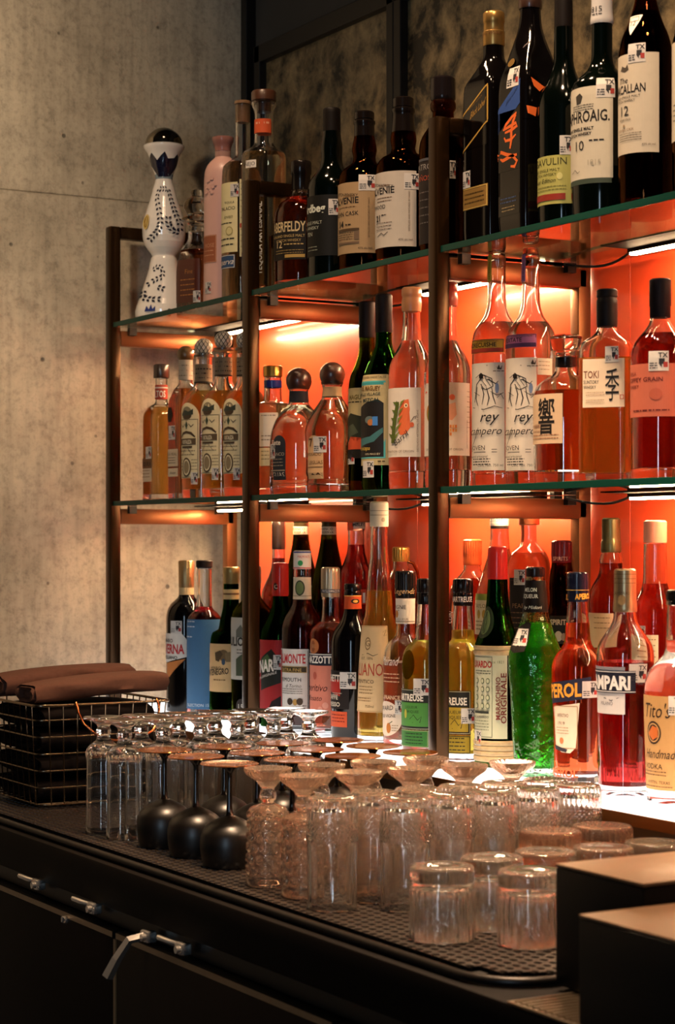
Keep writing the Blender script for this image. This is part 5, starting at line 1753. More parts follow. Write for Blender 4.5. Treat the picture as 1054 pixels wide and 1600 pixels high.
b = Bottle('whisky_bottle', 'deep red-amber bottle with pinkish see-through label and black capsule', 1031, 1.752, 'M',
           [('B', 45), (732, 46), (560, 46), (543, 43.5), (530, 36), (517, 25), (506, 18), (497, 15.5), (450, 14.5)], fill=522, liq='#8e2412', tb=.014)
b.cap([(436.5, 15), (438, 17), (478, 17.2), (479.5, 16.3), (496, 16.3), (497, 15.5)], 'matte:#171114')
b.label(568, 651, None, 1066, '#b4604a', [('T', 'NIKKA', 994, 586, 6, '#6a1f1c', 'R'), ('T', 'COFFEY GRAIN', 1035, 596, 6.5, '#5a1a18', 'R', {'bold': .01, 'w': 72}), ('T', 'WHISKY', 998, 606, 5.4, '#5a1a18', 'R'), ('E', 1024, 616, 10, 9, '#a8543e'), ('N', 990, 1045, 642, 1, 5, '#5a1a18', 2)], hid=.75)
b.sticker(1013, 1044, 549, 580)

# ------------------------------------------------------------------ LEDGE, first bay
b = Bottle('liqueur_bottle', 'black bottle with white label, red lettering and silver-gold screw cap', 291, 1.800, 'L',
           [('B', 30), (1110, 31.5), (968, 31.5), (955, 30), (943, 24), (934, 14), (928, 11.5), (885, 11)], 'black')
b.cap([(876, 11), (877.5, 12.2), (916, 12.2), (918, 11.7)], 'foil:#b09468', ribs=16)
b.band(918, 929, 'matte:#c9b48a')
b.label(990, 1035, None, 292.5, '#d4d0c8', [('T', 'AMARO', 270, 1004, 5.5, K, 'R', {'bold': .02}), ('T', 'AVERNA', 288, 1021, 14, '#b3282a', 'R', {'bold': .03, 'w': 52}), ('T', 'SICILIANO', 277, 1030, 5, K, 'R', {'bold': .02})], shape=[(230, 990), (284, 990), (292.5, 1000), (292.5, 1026), (262, 1035), (230, 1035)])
b.label(1029, 1058, 261, 291, '#b4703a', (), shape=[(261, 1037), (290, 1029), (275, 1040), (265, 1058), (261, 1058)], name='lower_label')
b.sticker(267, 284, 970, 990)
b = Bottle('liqueur_bottle', 'red liqueur bottle in a blue paper sleeve, flat black cap', 319, 1.800, 'L',
           [('B', 26), (1112, 27), (972, 27), (963, 25), (956, 19), (950, 13), (944, 12), (889, 11.8)], fill=948, liq='#b81f22', tb=.012)
b.cap([(876, 12), (877, 13), (886, 13), (888, 11)], 'matte:#1c1412')
b.label(968, 1108, None, 346, '#3f6b94', [('N', 293, 304, 972, 2, 8, '#b8c8d8', 1.6), ('N', 292, 300, 996, 1, 5, '#b8c8d8', 1.8), ('B', 334, 338, 995, 999, '#c9d4dc'), ('T', 'SELECTION 15', 326, 1104, 4.4, '#c9d4dc', 'R'), ('N', 333, 336, 1004, 2, 6, '#c9d4dc', 1.6)], name='sleeve', hid=1.3)
b = Bottle('liqueur_bottle', 'brown bitter bottle with green neck and beige picture label', 361, 1.802, 'L',
           [('B', 33), (1108, 34), (1080, 33.5), (1010, 33), (998, 32), (988, 29), (983, 20), (972, 18), (948, 13), (938, 12), (900, 11.5)], 'deepgreen', fill=960, liq='#2a1206', tb=.01)
b.cap([(886.5, 12), (888, 13), (896, 13), (897, 12.4), (911, 12.4), (912, 12)], 'foil:#a8905c')
b.band(888, 894, 'gloss:#1c1614', name='cap_band', off=.0012)
b.band(921, 936, 'matte:#c9ae7c', [('B', (0, 0), (1, 0), 927, 930, '#6a4a2a')])
b.label(1006, 1081, None, 371, '#c7a574', [('T', 'AMARO', 345, 1046, 4.6, K, 'R'), ('T', 'MONTENEGRO', 357, 1058, 9, K, 'R', {'bold': .02, 'w': 56, 'up': .1}), ('N', 334, 352, 1063, 1, 4, '#5a3a1c', 1.4), ('E', 349, 1024, 8, 9, '#6a5436'), ('P', [(336, 1020), (344, 1016), (348, 1022), (342, 1034), (337, 1032)], '#4a3a26'), ('P', [(351, 1020), (360, 1018), (360, 1034), (353, 1034)], '#7a6544'), ('E', 349, 1034, 3, 5, '#3a4a5a')])
b = Bottle('liqueur_bottle', 'dark bottle with grey label and silver capsule, half behind the second post', 394, 1.796, 'L',
           [('B', 32), (1100, 33), (970, 33), (955, 30), (945, 23), (934, 14), (925, 12.5), (890, 12)], 'olive', fill=955, liq='#2c1a08')
b.cap([(884, 12), (886, 13.2), (918, 13.4), (920, 12.9)], 'foil:#9a9186', ribs=14)
b.label(965, 1062, None, 392, '#a8a59c', [('T', 'BRAULIO', 381, 1009, 13, '#20201c', 'R', {'bold': .03, 'w': 60}), ('N', 370, 380, 1016, 2, 5, '#3a3a34', 1.4), ('P', [(369, 985), (376, 976), (383, 988), (383, 996), (369, 996)], '#5a5c54'), ('P', [(369, 1030), (378, 1022), (384, 1036), (380, 1056), (369, 1056)], '#3c4434')])
b.label(1092, 1116, 369, 385, '#2a2422', [('T', '15', (.5, 0), 1109, 9, '#b8b0a4', 'C')], shape='ellipse', name='age_seal')

# ------------------------------------------------------------------ LEDGE, second bay: front row
b = Bottle('liqueur_bottle', 'dark bitter bottle with red capsule and large red picture label', 438, 1.812, 'L',
           [('B', 31), (1120, 32), (1000, 32), (985, 30.5), (972, 25), (955, 16), (942, 12.5), (930, 12), (890, 11.6)], 'deepgreen', fill=950, liq='#1c0c08')
b.cap([(880, 11.5), (881.5, 12.6), (929, 13), (931, 12.4)], 'gloss:#b02a24', art=[('E', 430, 917, 4, 6, '#3a1a18'), ('T', 'C', 431, 920, 6, Wt, 'C')])
b.label(1000, 1118, None, 440, '#a02426', [('P', [(408, 1030), (424, 1014), (436, 1030), (440, 1060), (440, 1066), (408, 1080)], '#20201a'), ('P', [(410, 1030), (418, 1022), (424, 1032), (420, 1050), (411, 1046)], '#3f5a34'), ('T', 'CYNAR', 428, 1054, 18, Wt, 'R', {'bold': .03, 'w': 52, 'up': .12}), ('T', 'RICETTA ORIGINALE', 432, 1068, 4, Wt, 'R', {'up': .3}), ('P', [(440, 1086), (424, 1096), (416, 1118), (440, 1118)], '#1a1210')])
b.sticker(427, 439, 1023, 1046)
b = Bottle('vermouth_bottle', 'dark red bottle with tall white label and white neck label', 472, 1.806, 'L',
           [('B', 31), (1128, 32.5), (985, 32.5), (970, 30), (957, 23), (945, 16), (935, 14), (905, 13.4), (870, 13)], fill=936, liq='#5c1410', tb=.01)
b.cap([(861, 12.6), (862, 13.6), (888, 13.8), (889, 13.4)], 'matte:#d6d0c6', art=[('B', (0, 0), (1, 0), 861.6, 864, '#3a4a8a'), ('T', 'MALMONTE', 483, 872, 4, '#b3262a', 'R', {'w': 20}), ('E', 469, 880, 4, 4.4, '#2f8a52'), ('B', (0, 0), (1, 0), 887, 888.4, '#b3262a')])
b.band(902, 936, 'matte:#d6c8ae', [('E', 468, 919, 8, 12, '#3a3a2a'), ('E', 468, 919, 6, 10, '#6a7a4a'), ('B', (0, 0), (1, 0), 931, 932, '#8a7a5a')], name='neck_label')
b.label(1014, 1109, 439, 482, '#d2cdc6', [('T', 'MALMONTE', 477, 1036, 14, '#b3262a', 'R', {'bold': .02, 'w': 58}), ('B', (.05, 0), (.95, 0), 1041, 1051, '#3a3222'), ('F', (.05, 0), (.95, 0), 1041, 1051, '#a88a4a', 1), ('T', 'EXTRA FINE', (.5, 0), 1049, 5, '#c9a45a', 'C'), ('T', 'VERMOUTH', 470, 1065, 6, K, 'R'), ('T', 'di Torino', 470, 1074, 5, '#5a5048', 'R', {'shear': .3}), ('N', 442, 472, 1077, 3, 3.4, '#6a6258', 1),
        ('E', 453, 1096, 5, 5.5, '#3a3028'), ('E', 461, 1097, 4, 5, '#b08a4a'), ('E', 468, 1096, 5, 5.5, '#4a3a2a'), ('B', 440, 441, 1016, 1107, '#b3262a'), ('B', 480, 481, 1016, 1107, '#3a3a3a'), ('N', 472, 478, 1103, 1, 4, K, 1.2)])
b = Bottle('liqueur_bottle', 'pink aperitif bottle with ribbed cream cap and pink label', 516, 1.814, 'L',
           [('B', 31), (1130, 32), (990, 32), (982, 30), (976, 23), (970, 16), (960, 13.8), (935, 13.2), (895, 13)], fill=972, liq='#e8683c', tb=.012)
b.cap([(887, 12.8), (888.5, 14.2), (931, 14.4), (932.5, 14)], 'foil:#b9a98e', ribs=18, art=[('B', (0, 0), (1, 0), 921, 927, '#2a2a3a'), ('T', 'FRATELLI RAMAZZOTTI', 529, 926, 4, Wt, 'R', {'w': 30})])
b.label(998, 1022, 484.6, 498, '#b06a3c', [('E', (.5, 0), 1010, 5, 9, '#8a4a26'), ('T', '1815', (.55, 0), 1013, 6, '#d09a6a', 'C', {'w': 8})], shape='ellipse', name='seal')
b.label(1021, 1040, None, 524, '#20222c', [('T', 'RAMAZZOTTI', 519, 1036, 10.5, Wt, 'R', {'bold': .03, 'w': 64}), ('B', (0, 0), (1, 0), 1022, 1023.2, Wt)], name='name_band')
b.label(1040, 1118, None, 520, '#d5806a', [('T', 'Aperitivo', 510, 1080, 11, '#4a1c1c', 'R', {'shear': .3, 'w': 52}), ('T', 'Rosato', 502, 1095, 8, '#4a1c1c', 'R', {'shear': .3}), ('E', 492, 1056, 4, 6, '#b85a48'), ('E', 508, 1102, 5, 5, '#e09a86'), ('E', 500, 1108, 4, 4, '#e09a86'), ('N', 488, 512, 1113, 1, 4, '#8a3a34', 1.2)])
b = Bottle('liqueur_bottle', 'black coffee-liqueur bottle with orange neck band and red star label', 551, 1.810, 'L',
           [('B', 33), (1150, 34), (1005, 34), (992, 32), (980, 26), (968, 18), (955, 14), (945, 13), (920, 12.5)], 'black')
b.cap([(912.5, 12.4), (914, 13.6), (921, 13.6), (922.5, 12), (925, 13.4), (930, 13.4)], 'gloss:#131010')
b.band(930, 951, 'matte:#c8502a', [('E', 555, 940, 7, 4, '#1c1412'), ('E', 555, 940, 4, 2.2, '#d9a04a'), ('B', (0, 0), (1, 0), 931, 932.5, '#e0a050')])
b.label(1048, 1108, None, 545, '#1a1210', [('P', [(517, 1062), (534, 1062), (526, 1074), (531, 1088), (517, 1080)], '#a02a22'), ('T', 'BORGHETTI', 532, 1065, 10, '#d9cfc0', 'R', {'bold': .03, 'w': 54}), ('T', 'CAFFE', 528, 1093, 7, '#c9bfae', 'R', {'bold': .02}), ('T', 'ESPRESSO', 531, 1104, 6.5, '#c9bfae', 'R', {'bold': .02}), ('N', 520, 534, 1084, 1, 4, '#a8a090', 1.2)])
b.label(1112, 1136, None, 542, '#c4502c', [('N', 519, 538, 1118, 3, 5, '#6a1a12', 1.4)], name='lower_label')
b.sticker(531, 556, 1050, 1076)
b = Bottle('liqueur_bottle', 'very tall tapering bottle of golden liqueur with white screw cap', 592, 1.810, 'L',
           [('B', 35), (1160, 36), (1115, 34), (980, 27), (968, 25), (964, 23), (930, 20), (885, 16), (870, 14.2), (830, 13.6), (795, 13)], fill=923, liq='#f8cc58', tb=.012, flute=(.20, .285, 10, .0012))
b.cap([(784.5, 13), (786, 14.4), (822, 14.6), (823, 14)], 'matte:#c9bda6', ribs=0, art=[('B', (0, 0), (1, 0), 797, 798.2, '#8f8470'), ('B', (0, 0), (1, 0), 804, 805.2, '#8f8470'), ('E', 598, 812, 3, 3.6, '#9a8e78')])
b.label(978, 1113, None, 607, '#d8b98a', [('E', 573, 1006, 6, 10, '#8a6a44'), ('E', 573, 1006, 4.6, 8, '#d8b98a'), ('T', 'G', 573, 1010, 9, '#6a4a2a', 'C'), ('T', 'GALLIANO', 598, 1056, 19, '#b0402c', 'R', {'w': 76}), ('S', [(565, 1024), (574, 1021), (582, 1025), (590, 1022)], 1, K), ('T', 'EST. 1896', 582, 1031, 4, '#6a5034', 'R'), ('T', 'AUTENTICO', 584, 1068, 5.4, '#4a3422', 'R'), ('N', 563, 582, 1074, 3, 5, '#8a6a44', 1.2), ('N', 562, 580, 1092, 2, 4, '#8a6a44', 1.2), ('T', '750ml', 584, 1106, 4, '#4a3422', 'R'), ('F', (.01, 0), (.985, 0), 979, 1112, '#b08a5a', .8), ('S', [(598, 988), (604, 984), (600, 994), (605, 992)], 1, '#8a7a4a')])
b = Bottle('liqueur_bottle', 'clear peach-liqueur bottle with black screw cap and round fruit label', 633, 1.810, 'L',
           [('B', 34), (1158, 35), (1035, 35), (1018, 33), (1004, 27), (996, 18), (988, 14.5), (935, 14.8), (900, 14.5)], fill=1034, liq='#e2a878', tb=.014)
b.cap([(892.5, 14.6), (894, 16), (932, 16.2), (934, 15.6)], 'gloss:#171311', ribs=18, art=[('T', 'Legends', 646, 928, 8, '#c9a070', 'R', {'shear': .3})])
b.band(935, 974, 'matte:#d9cdbc', [('T', 'DE VIGNE', 634, 952, 6, '#5a4634', 'R'), ('E', 620, 960, 4, 6, '#b8742e'), ('S', [(622, 955), (628, 950)], 1.6, K), ('T', 'LIQUEUR', 638, 970, 3.6, '#8a7a66', 'R'), ('B', (0, 0), (1, 0), 971, 972.5, '#8a7a66')], name='neck_label')
b.art(b.root, [('T', 'Mairand', 620, 1040, 14, '#e8e0d4', 'R', {'shear': .3, 'w': 34}), ('T', 'FRANCE', 625, 1093, 6, '#c9b090', 'R', {'bold': .02}), ('N', 600, 624, 1054, 3, 6, '#d9c0a0', 1.4)], b.z(1070, True), -.05, .05, b.z(1100, True), b.z(1020, True), .0005)
b.label(1096, 1151, None, 628, '#d9c8b4', [('T', 'GIFFARD', 614, 1113, 7, K, 'R', {'up': .1}), ('T', 'PECHE DE VIGNE', 618, 1124, 5, K, 'R', {'up': .06}), ('E', 607, 1138, 5, 8, '#b06a2a'), ('S', [(608, 1131), (613, 1127)], 2, '#3a4a1c'), ('N', 612, 622, 1134, 3, 4, '#8a6a4a', 1)], shape='ellipse')
b.sticker(617, 628, 1094, 1116)
b = Bottle('liqueur_bottle', 'olive-green herbal liqueur bottle with green label, left of the middle post', 667, 1.788, 'L',
           [('B', 38), (1174, 39.5), (1035, 39.5), (1022, 37.5), (1010, 32), (1002, 23), (996, 18.5), (985, 18), (944, 15), (910, 14.6)], fill=1000, liq='#c8bc34', tb=.014)
b.cap([(904.5, 14.6), (906, 16), (925, 16), (926, 15.2), (927, 15.8), (942, 15.8), (944, 15.2)], 'gloss:#161211', ribs=20)
b.label(1077, 1140, None, 672, '#1d211b', [('F', (.01, 0), (.99, 0), 1078, 1139, '#8a8f7a', 1), ('T', 'CHARTREUSE', 661, 1095, 10, '#d4d0c4', 'R', {'bold': .03, 'w': 64}), ('B', (.03, 0), (.96, 0), 1098, 1135, '#3f7a34'), ('T', 'LIQUEUR', 652, 1107, 4, '#1c2a18', 'R'), ('T', 'FABRIQUEE', 654, 1114, 4, '#1c2a18', 'R'), ('S', [(640, 1124), (646, 1117), (652, 1125), (658, 1119), (656, 1128), (644, 1129)], 1.2, '#1c2a18'), ('E', 634, 1116, 3, 7, '#9a9a3a')])
b.label(1141, 1167, None, 669, '#2f6a2a', [('N', 633, 660, 1147, 4, 5, '#14200f', 1.3), ('F', (.01, 0), (.99, 0), 1141.5, 1166.5, '#8a9a6a', .8)], name='lower_label')
b.label(1016, 1062, 629, 648, '#8f8a26', (), shape='ellipse', name='embossed_seal', off=.0012, mat=glass('olive_seal', lin('#b4ae50')))
b.sticker(646, 671, 1060, 1086)
# back row of the second bay
b = Bottle('liqueur_bottle', 'dark red-brown bottle with tall brown capsule, behind the red-capsuled one', 435, 1.922, 'L',
           [('B', 27), (1100, 27.5), (940, 27.5), (925, 26), (912, 21), (896, 14), (882, 10.8), (860, 10.2), (825, 10)], fill=872, liq='#5a1a10')
b.cap([(814.5, 9.6), (816, 10.6), (857, 11), (858.5, 10.6)], 'gloss:#2e211c')
for uc, lab in ((470, 'green vermouth bottle with pale neck band, behind the white-labelled red one'), (513.5, 'green vermouth bottle with pale neck band, behind the pink one')):
    b = Bottle('vermouth_bottle', lab, uc, 1.930 if uc < 500 else 1.925, 'L', [('B', 30), (1100, 30.5), (950, 30), (925, 28), (895, 23), (865, 16.5), (845, 13), (835, 12.2), (812, 11.8)], 'olive', fill=842, liq='#d8a050')
    b.cap([(806, 11), (807, 12), (812, 12), (813, 11.4), (818, 12), (822, 12.2)], 'foil:#5a4a2c')
    b.band(823, 835, 'matte:#d2c6ae', [('T', 'FRANCO', uc + 6, 828.4, 4, '#4a3a2a', 'R', {'bold': .02}), ('T', 'RISERVA', uc + 7, 833.6, 3.6, '#4a3a2a', 'R', {'bold': .02})])
    b.label(915, 935, uc + 4, uc + 20, '#cfc6b4', [('N', (.1, 0), (.9, 0), 919, 3, 5, K, 1.4)], name='side_label')
b = Bottle('liqueur_bottle', 'red bottle with fluted shoulder and clear capsule, behind the golden tall one', 556, 1.936, 'L',
           [('B', 26), (1100, 27), (930, 27), (908, 26.5), (892, 25), (878, 19), (862, 14), (850, 13), (815, 12.6)], fill=851, liq='#b02420', flute=(.22, .31, 12, .0012))
b.cap([(807, 12.2), (808.5, 13.4), (828, 13.6), (829, 13.2)], 'clear:#e6d2c8', name='clear_capsule', art=[('B', 552, 572, 812, 826, '#b8a59a'), ('T', 'MELETTI', 571, 822, 5, K, 'R', {'bold': .03}), ('S', [(552, 822), (558, 818), (564, 819)], 1.2, K)])
b.label(921, 944, 561, 572, '#b8452c', [('T', 'I', 570, 941, 14, Wt, 'R', {'bold': .05})])
b = Bottle('liqueur_bottle', 'flask with ribbed gold cap, behind the black-capped peach-liqueur bottle', 626, 1.925, 'L',
           [('B', 30), (1100, 31), (960, 31), (935, 29), (912, 24), (898, 17), (888, 13), (878, 12.4), (862, 12)], fill=905, liq='#b4501e')
b.cap([(855, 12), (856.5, 13.2), (876, 13.4), (877.5, 13)], 'foil:#b48a44', ribs=22)
hp = [(.014, -.0, b.z(878)), (.022, -.0, b.z(880)), (.030, -.0, b.z(893)), (.0335, -.0, b.z(915)), (.030, -.0, b.z(940))]
MB().tube(hp, .0028, 8).obj('loop_handle', glass('amber_loop', lin('#d9a060')), b.root, 60)

# ------------------------------------------------------------------ LEDGE, third bay: front row
b = Bottle('liqueur_bottle', 'yellow herbal liqueur bottle with olive label, right of the middle post', 723, 1.772, 'L',
           [('B', 39), (1188, 40), (1040, 40), (1024, 38), (1012, 32), (1004, 22), (998, 18), (985, 17.5), (948, 14.6), (912, 14.2)], fill=984, liq='#ffdf50', tb=.014)
b.cap([(905, 14), (906.5, 15.4), (925, 15.4), (926, 14.6), (927, 15.2), (945, 15.4), (946.5, 14.8)], 'gloss:#171210', ribs=20, art=[('T', 'CHARTREUSE', 736, 941, 8, Wt, 'R', {'bold': .02, 'w': 42})])
b.label(1079, 1147, None, 735, '#22211a', [('F', (.01, 0), (.99, 0), 1080, 1146, '#a09a7a', 1), ('T', 'CHARTREUSE', 729, 1101, 11, '#d9d4c6', 'R', {'bold': .03, 'w': 66}), ('B', (.03, 0), (.96, 0), 1105, 1143, '#9a8426'), ('T', 'LIQUEUR', 721, 1115, 5, '#2a2410', 'R'), ('T', 'FABRIQUEE', 721, 1123, 5, '#2a2410', 'R'), ('S', [(704, 1132), (710, 1124), (716, 1133), (722, 1127), (720, 1137), (706, 1138)], 1.4, '#2a2410')])
b.label(1149, 1177, None, 735, '#8f7c20', [('N', 702, 726, 1154, 4, 6, '#2a2410', 1.6), ('F', (.01, 0), (.99, 0), 1149.5, 1176.5, '#3a3218', 1.2)], name='lower_label')
b.sticker(720, 741, 1106, 1130)
b = Bottle('liqueur_bottle', 'green cherry-liqueur bottle with red cap, straw jacket and pale green label', 777, 1.778, 'L',
           [('B', 35), (1186, 36), (1010, 36), (1000, 33), (985, 27), (960, 20.5), (935, 17), (915, 15.6), (906, 15.2), (870, 14.6)], 'green', fill=915, liq='#c4e68a', tb=.012)
b.cap([(855, 13.5), (857, 15), (903, 16), (905, 15.6)], 'gloss:#a82420')
b.label(948, 998, 747, 771, '#26331f', [('E', (.5, 0), 973, 9, 19, '#5a6a44'), ('E', (.5, 0), 973, 7.6, 17, '#26331f'), ('T', 'LUXARDO', (.6, 0), 980, 6, '#a8b088', 'C', {'rot': 55, 'w': 20})], shape='ellipse', name='medallion')
JK = principled('plaited_straw', lin('#b09a72'), 0.6, noise=0.35, nscale=120)
for k, (va, vb) in enumerate([(1008, 1014), (1015, 1022), (1155, 1162), (1163, 1170), (1171, 1178), (1179, 1187)]):
    z0, z1 = b.z(vb), b.z(va)
    v, f = lathe([(b.r((z0 + z1) / 2) + .0002, z0 - .0004), (b.r((z0 + z1) / 2) + .0016, z0 + .0012), (b.r((z0 + z1) / 2) + .0016, z1 - .0012), (b.r((z0 + z1) / 2) + .0002, z1 + .0004)], 60, False, False, disp=lambda i, a, z: .0005 * math.sin(40 * a) if i in (1, 2) else 0)
    mesh_obj('straw_band', v, f, JK, b.root, 40)
b.label(1024, 1154, 741.5, 792, '#b4b89e', [('F', (.01, 0), (.64, 0), 1026, 1152, '#5a6250', 1), ('T', 'LUXARDO', 768, 1043, 10, '#9a2a26', 'R', {'bold': .03, 'w': 42}), ('N', 744, 766, 1049, 2, 4, '#4a5244', 1.3)]
        + [('E', 746 + 8 * (k % 3), 1064 + 13 * (k // 3), 3.4, 4.6, '#5f6a56') for k in range(12)] + [('E', 746 + 8 * (k % 3), 1064 + 13 * (k // 3), 2.2, 3.2, '#aab094') for k in range(12)]
        + [('T', 'MARASCHINO', 781, 1124, 6.6, '#6a2a26', 'L', {'rot': 90, 'bold': .02, 'w': 66}), ('T', 'ORIGINALE', 790, 1130, 8.4, '#6a2a26', 'L', {'rot': 90, 'bold': .02, 'w': 78}), ('B', 744, 764, 1111, 1115, '#2a302a'), ('T', 'GIROLAMO LUXARDO', 764, 1122, 3.2, K, 'R'), ('N', 744, 764, 1127, 4, 4.6, '#5a6250', 1.2), ('T', 'Since 1821', 786, 1036, 4, '#5a6250', 'R')])
b.sticker(742, 752, 1142, 1166)
b = Bottle('liqueur_bottle', 'bright green textured melon-liqueur bottle with black medallion', 836, 1.756, 'L',
           [('B', 33), (1214, 34.5), (1150, 36), (1080, 39), (1040, 42), (1022, 41.5), (1008, 37), (990, 30), (970, 23), (955, 19.5), (930, 17.5), (908, 15.5), (900, 14.5)], 'wavy', fill=974, liq='#44e42c', tb=.012, t=.0024)
b.cap([(886.5, 13.5), (888, 15), (899, 15), (901, 14.6)], 'gloss:#1c1413')
b.band(907, 956, 'matte:#17130f', [('T', 'MELON', 838, 925, 6, '#c9cfc0', 'R', {'bold': .01, 'w': 22}), ('T', 'LIQUEUR', 840, 935, 6, '#c9cfc0', 'R', {'bold': .01, 'w': 30}), ('T', 'by Midori', 844, 952, 5, '#c9cfc0', 'R', {'shear': .3})], name='neck_label')
b.label(972, 1021, 797, 827, '#15110f', [('T', 'MIDORI', 822, 1010, 9, '#c9c4b8', 'R', {'shear': .3, 'w': 24}), ('E', 812, 988, 5, 7, '#3a3a3a')], shape=[(797, 1014), (803, 984), (820, 972), (827, 974), (826, 1000), (822, 1018), (810, 1021)], name='medallion')
b.sticker(806, 824, 983, 1009)
b = Bottle('liqueur_bottle', 'orange aperitif bottle with slanted navy label and navy cap', 902, 1.765, 'L',
           [('B', 36), (1218, 37.5), (1180, 37), (1100, 39), (1045, 41), (1032, 39), (1020, 32), (1008, 23), (998, 20), (975, 18.5), (950, 16), (935, 15.4), (905, 15)], fill=973, liq='#f45a28', tb=.012)
b.cap([(894.5, 15), (896, 16.6), (920, 16.8), (922, 16.4), (938, 17), (940, 16.4)], 'gloss:#171a2a', ribs=0, art=[('T', 'APEROL', 921, 937, 8, '#d9a23a', 'R', {'bold': .04, 'w': 30, 'up': .05}), ('T', 'APEROL', 888, 938, 8, '#d9a23a', 'R', {'bold': .04, 'w': 30}), ('B', (0, 0), (1, 0), 922, 923, '#c9a04a')])
b.label(1062, 1103, None, 922, '#1d2138', [('T', 'APEROL', 908, 1093, 20, '#dc9a34', 'R', {'bold': .035, 'w': 78, 'up': .08})], shape=[(830, 1076), (862, 1070), (922, 1057), (922, 1090), (862, 1102), (830, 1108)], name='name_label')
b.label(1101, 1177, 866, 905, '#d6c8b0', [('T', 'APERITIVO', 888, 1121, 5.5, '#5a3a2a', 'R', {'w': 21}), ('T', '1919', 882, 1133, 5, '#5a3a2a', 'R'), ('F', (.06, 0), (.94, 0), 1103, 1170, '#8a6a44', 1), ('N', 870, 888, 1138, 3, 4.4, '#8a6a4a', 1), ('E', 877, 1158, 4, 5, '#b8754a'), ('P', [(867, 1165), (886, 1171), (884, 1176), (868, 1172)], '#2a2a34')], shape=[(866, 1106), (905, 1098), (899, 1168), (890, 1177), (876, 1176), (868, 1165)])
b.art(b.root, [('T', 'APEROL', 903, 1214, 12, '#e8603a', 'R', {'bold': .03, 'w': 58})], b.z(1208, True), -.05, .05, b.z(1216, True), b.z(1200, True), .0008)
b.sticker(909, 932, 1064, 1090)
b = Bottle('liqueur_bottle', 'clear ribbed-base bottle of dark red bitter, navy and white label, beige capsule', 976, 1.7365, 'L',
           [('B', 42), (1246, 43), (1180, 42), (1060, 43), (1032, 45), (1016, 44), (1002, 39), (990, 31), (978, 23), (966, 18.5), (950, 16.8), (900, 15.8)], fill=1033, liq='#b01a18', tb=.012, flute=(.006, .062, 34, .0011), n=68)
b.cap([(889.5, 15.4), (891, 17), (930, 17.4), (954, 18.8), (956, 18)], 'foil:#a8906c', ribs=0, art=[('B', (0, 0), (1, 0), 897, 898, '#7a6444'), ('B', (0, 0), (1, 0), 904, 905, '#7a6444'), ('B', (0, 0), (1, 0), 911, 912, '#7a6444'), ('T', 'CAMPARI', 982, 930, 5, '#6a5436', 'R'), ('E', 971, 938, 6, 8, '#8a7048')])
b.label(1042, 1116, None, 976, '#c6c4c4', [('B', (.0, 0), (1, 0), 1042, 1047, '#8a8a92'), ('S', [(934, 1095), (944, 1091), (954, 1095), (966, 1090)], 1.4, '#5a5a62'), ('T', 'MILANO', 957, 1102, 5.5, '#6a6a70', 'R', {'w': 24})])
b.label(1048, 1083, None, 992, '#191b2c', [('T', 'CAMPARI', 984, 1077, 20, '#dedcda', 'R', {'bold': .04, 'w': 88}), ('B', (0, 0), (1, 0), 1049, 1050.5, '#c6c4c4'), ('B', (0, 0), (1, 0), 1080, 1081.5, '#c6c4c4')], name='name_label', off=.0013)
b.sticker(982, 1009, 1037, 1066)
b = Bottle('vodka_bottle', 'stout clear vodka bottle with kraft paper label, cut by the right edge', 1060, 1.7445, 'L',
           [('B', 50), (1258, 53), (1080, 54), (1062, 52), (1045, 44), (1032, 32), (1022, 23), (1010, 20), (960, 19), (935, 18)], fill=1000, liq='#efe2d2', tb=.018)
b.cap([(922.5, 18), (924, 20), (937, 20), (938, 18.5)], 'gloss:#1a1413')
b.cap([(938, 19), (939, 20), (945, 20), (946, 19)], 'chrome:#c0b8ac', name='cap_ring')
b.label(1088, 1236, None, 1104, '#b08a58', [('T', "Tito's", 1046, 1122, 22, '#2e2018', 'R', {'shear': .2, 'w': 52}), ('E', 1021, 1146, 15, 18, '#2a1c16'), ('E', 1021, 1146, 12.5, 15, '#b08a58'), ('E', 1021, 1146, 10.5, 12.8, '#2a1c16'), ('P', [(1020, 1135), (1028, 1138), (1028, 1152), (1020, 1158), (1014, 1148)], '#b8622c'), ('T', 'Handmade', 1060, 1186, 14, '#2e2018', 'R', {'shear': .3, 'w': 64}), ('T', 'VODKA', 1034, 1203, 8, '#2e2018', 'R'),
        ('N', 1007, 1040, 1208, 2, 5, '#4a3424', 1.3), ('T', 'AUSTIN, TEXAS', 1046, 1226, 4.6, '#2e2018', 'R'), ('N', 1008, 1050, 1231, 1, 5, '#4a3424', 1.2)], hid=.8)
b.sticker(1044, 1066, 1087, 1117)
# back row of the third bay
b = Bottle('liqueur_bottle', 'orange liqueur bottle with ribbed orange cap and round seal', 737.5, 1.925, 'L',
           [('B', 36), (1100, 37), (940, 37), (925, 35), (910, 29), (898, 20), (891, 14.5), (884, 13.5), (850, 13.2)], rect=(.075, .062, .016), rot=-20, fill=903, liq='#c8441c', tb=.012, n=48)
b.cap([(843, 13), (844.5, 14.6), (866, 14.6), (868, 14.2), (882, 14.8), (883, 14.4)], 'gloss:#c85a30', ribs=24)
b.label(925, 1000, 705, 722, '#d97a4a', [('E', (.5, 0), 962, 6, 30, '#c8502c'), ('T', 'COIN', (.5, 0), 975, 8, Wt, 'C', {'rot': 80, 'w': 18})], shape='ellipse', name='seal')
b = Bottle('rum_bottle', 'clear bottle with white paper cap band and pale herb label, behind the straw-jacketed one', 780, 1.920, 'L',
           [('B', 37), (1100, 38), (945, 38), (925, 36), (900, 29), (880, 22), (862, 17), (850, 15.6), (824, 14.2), (802, 13.6)], fill=858, liq='#e8a070')
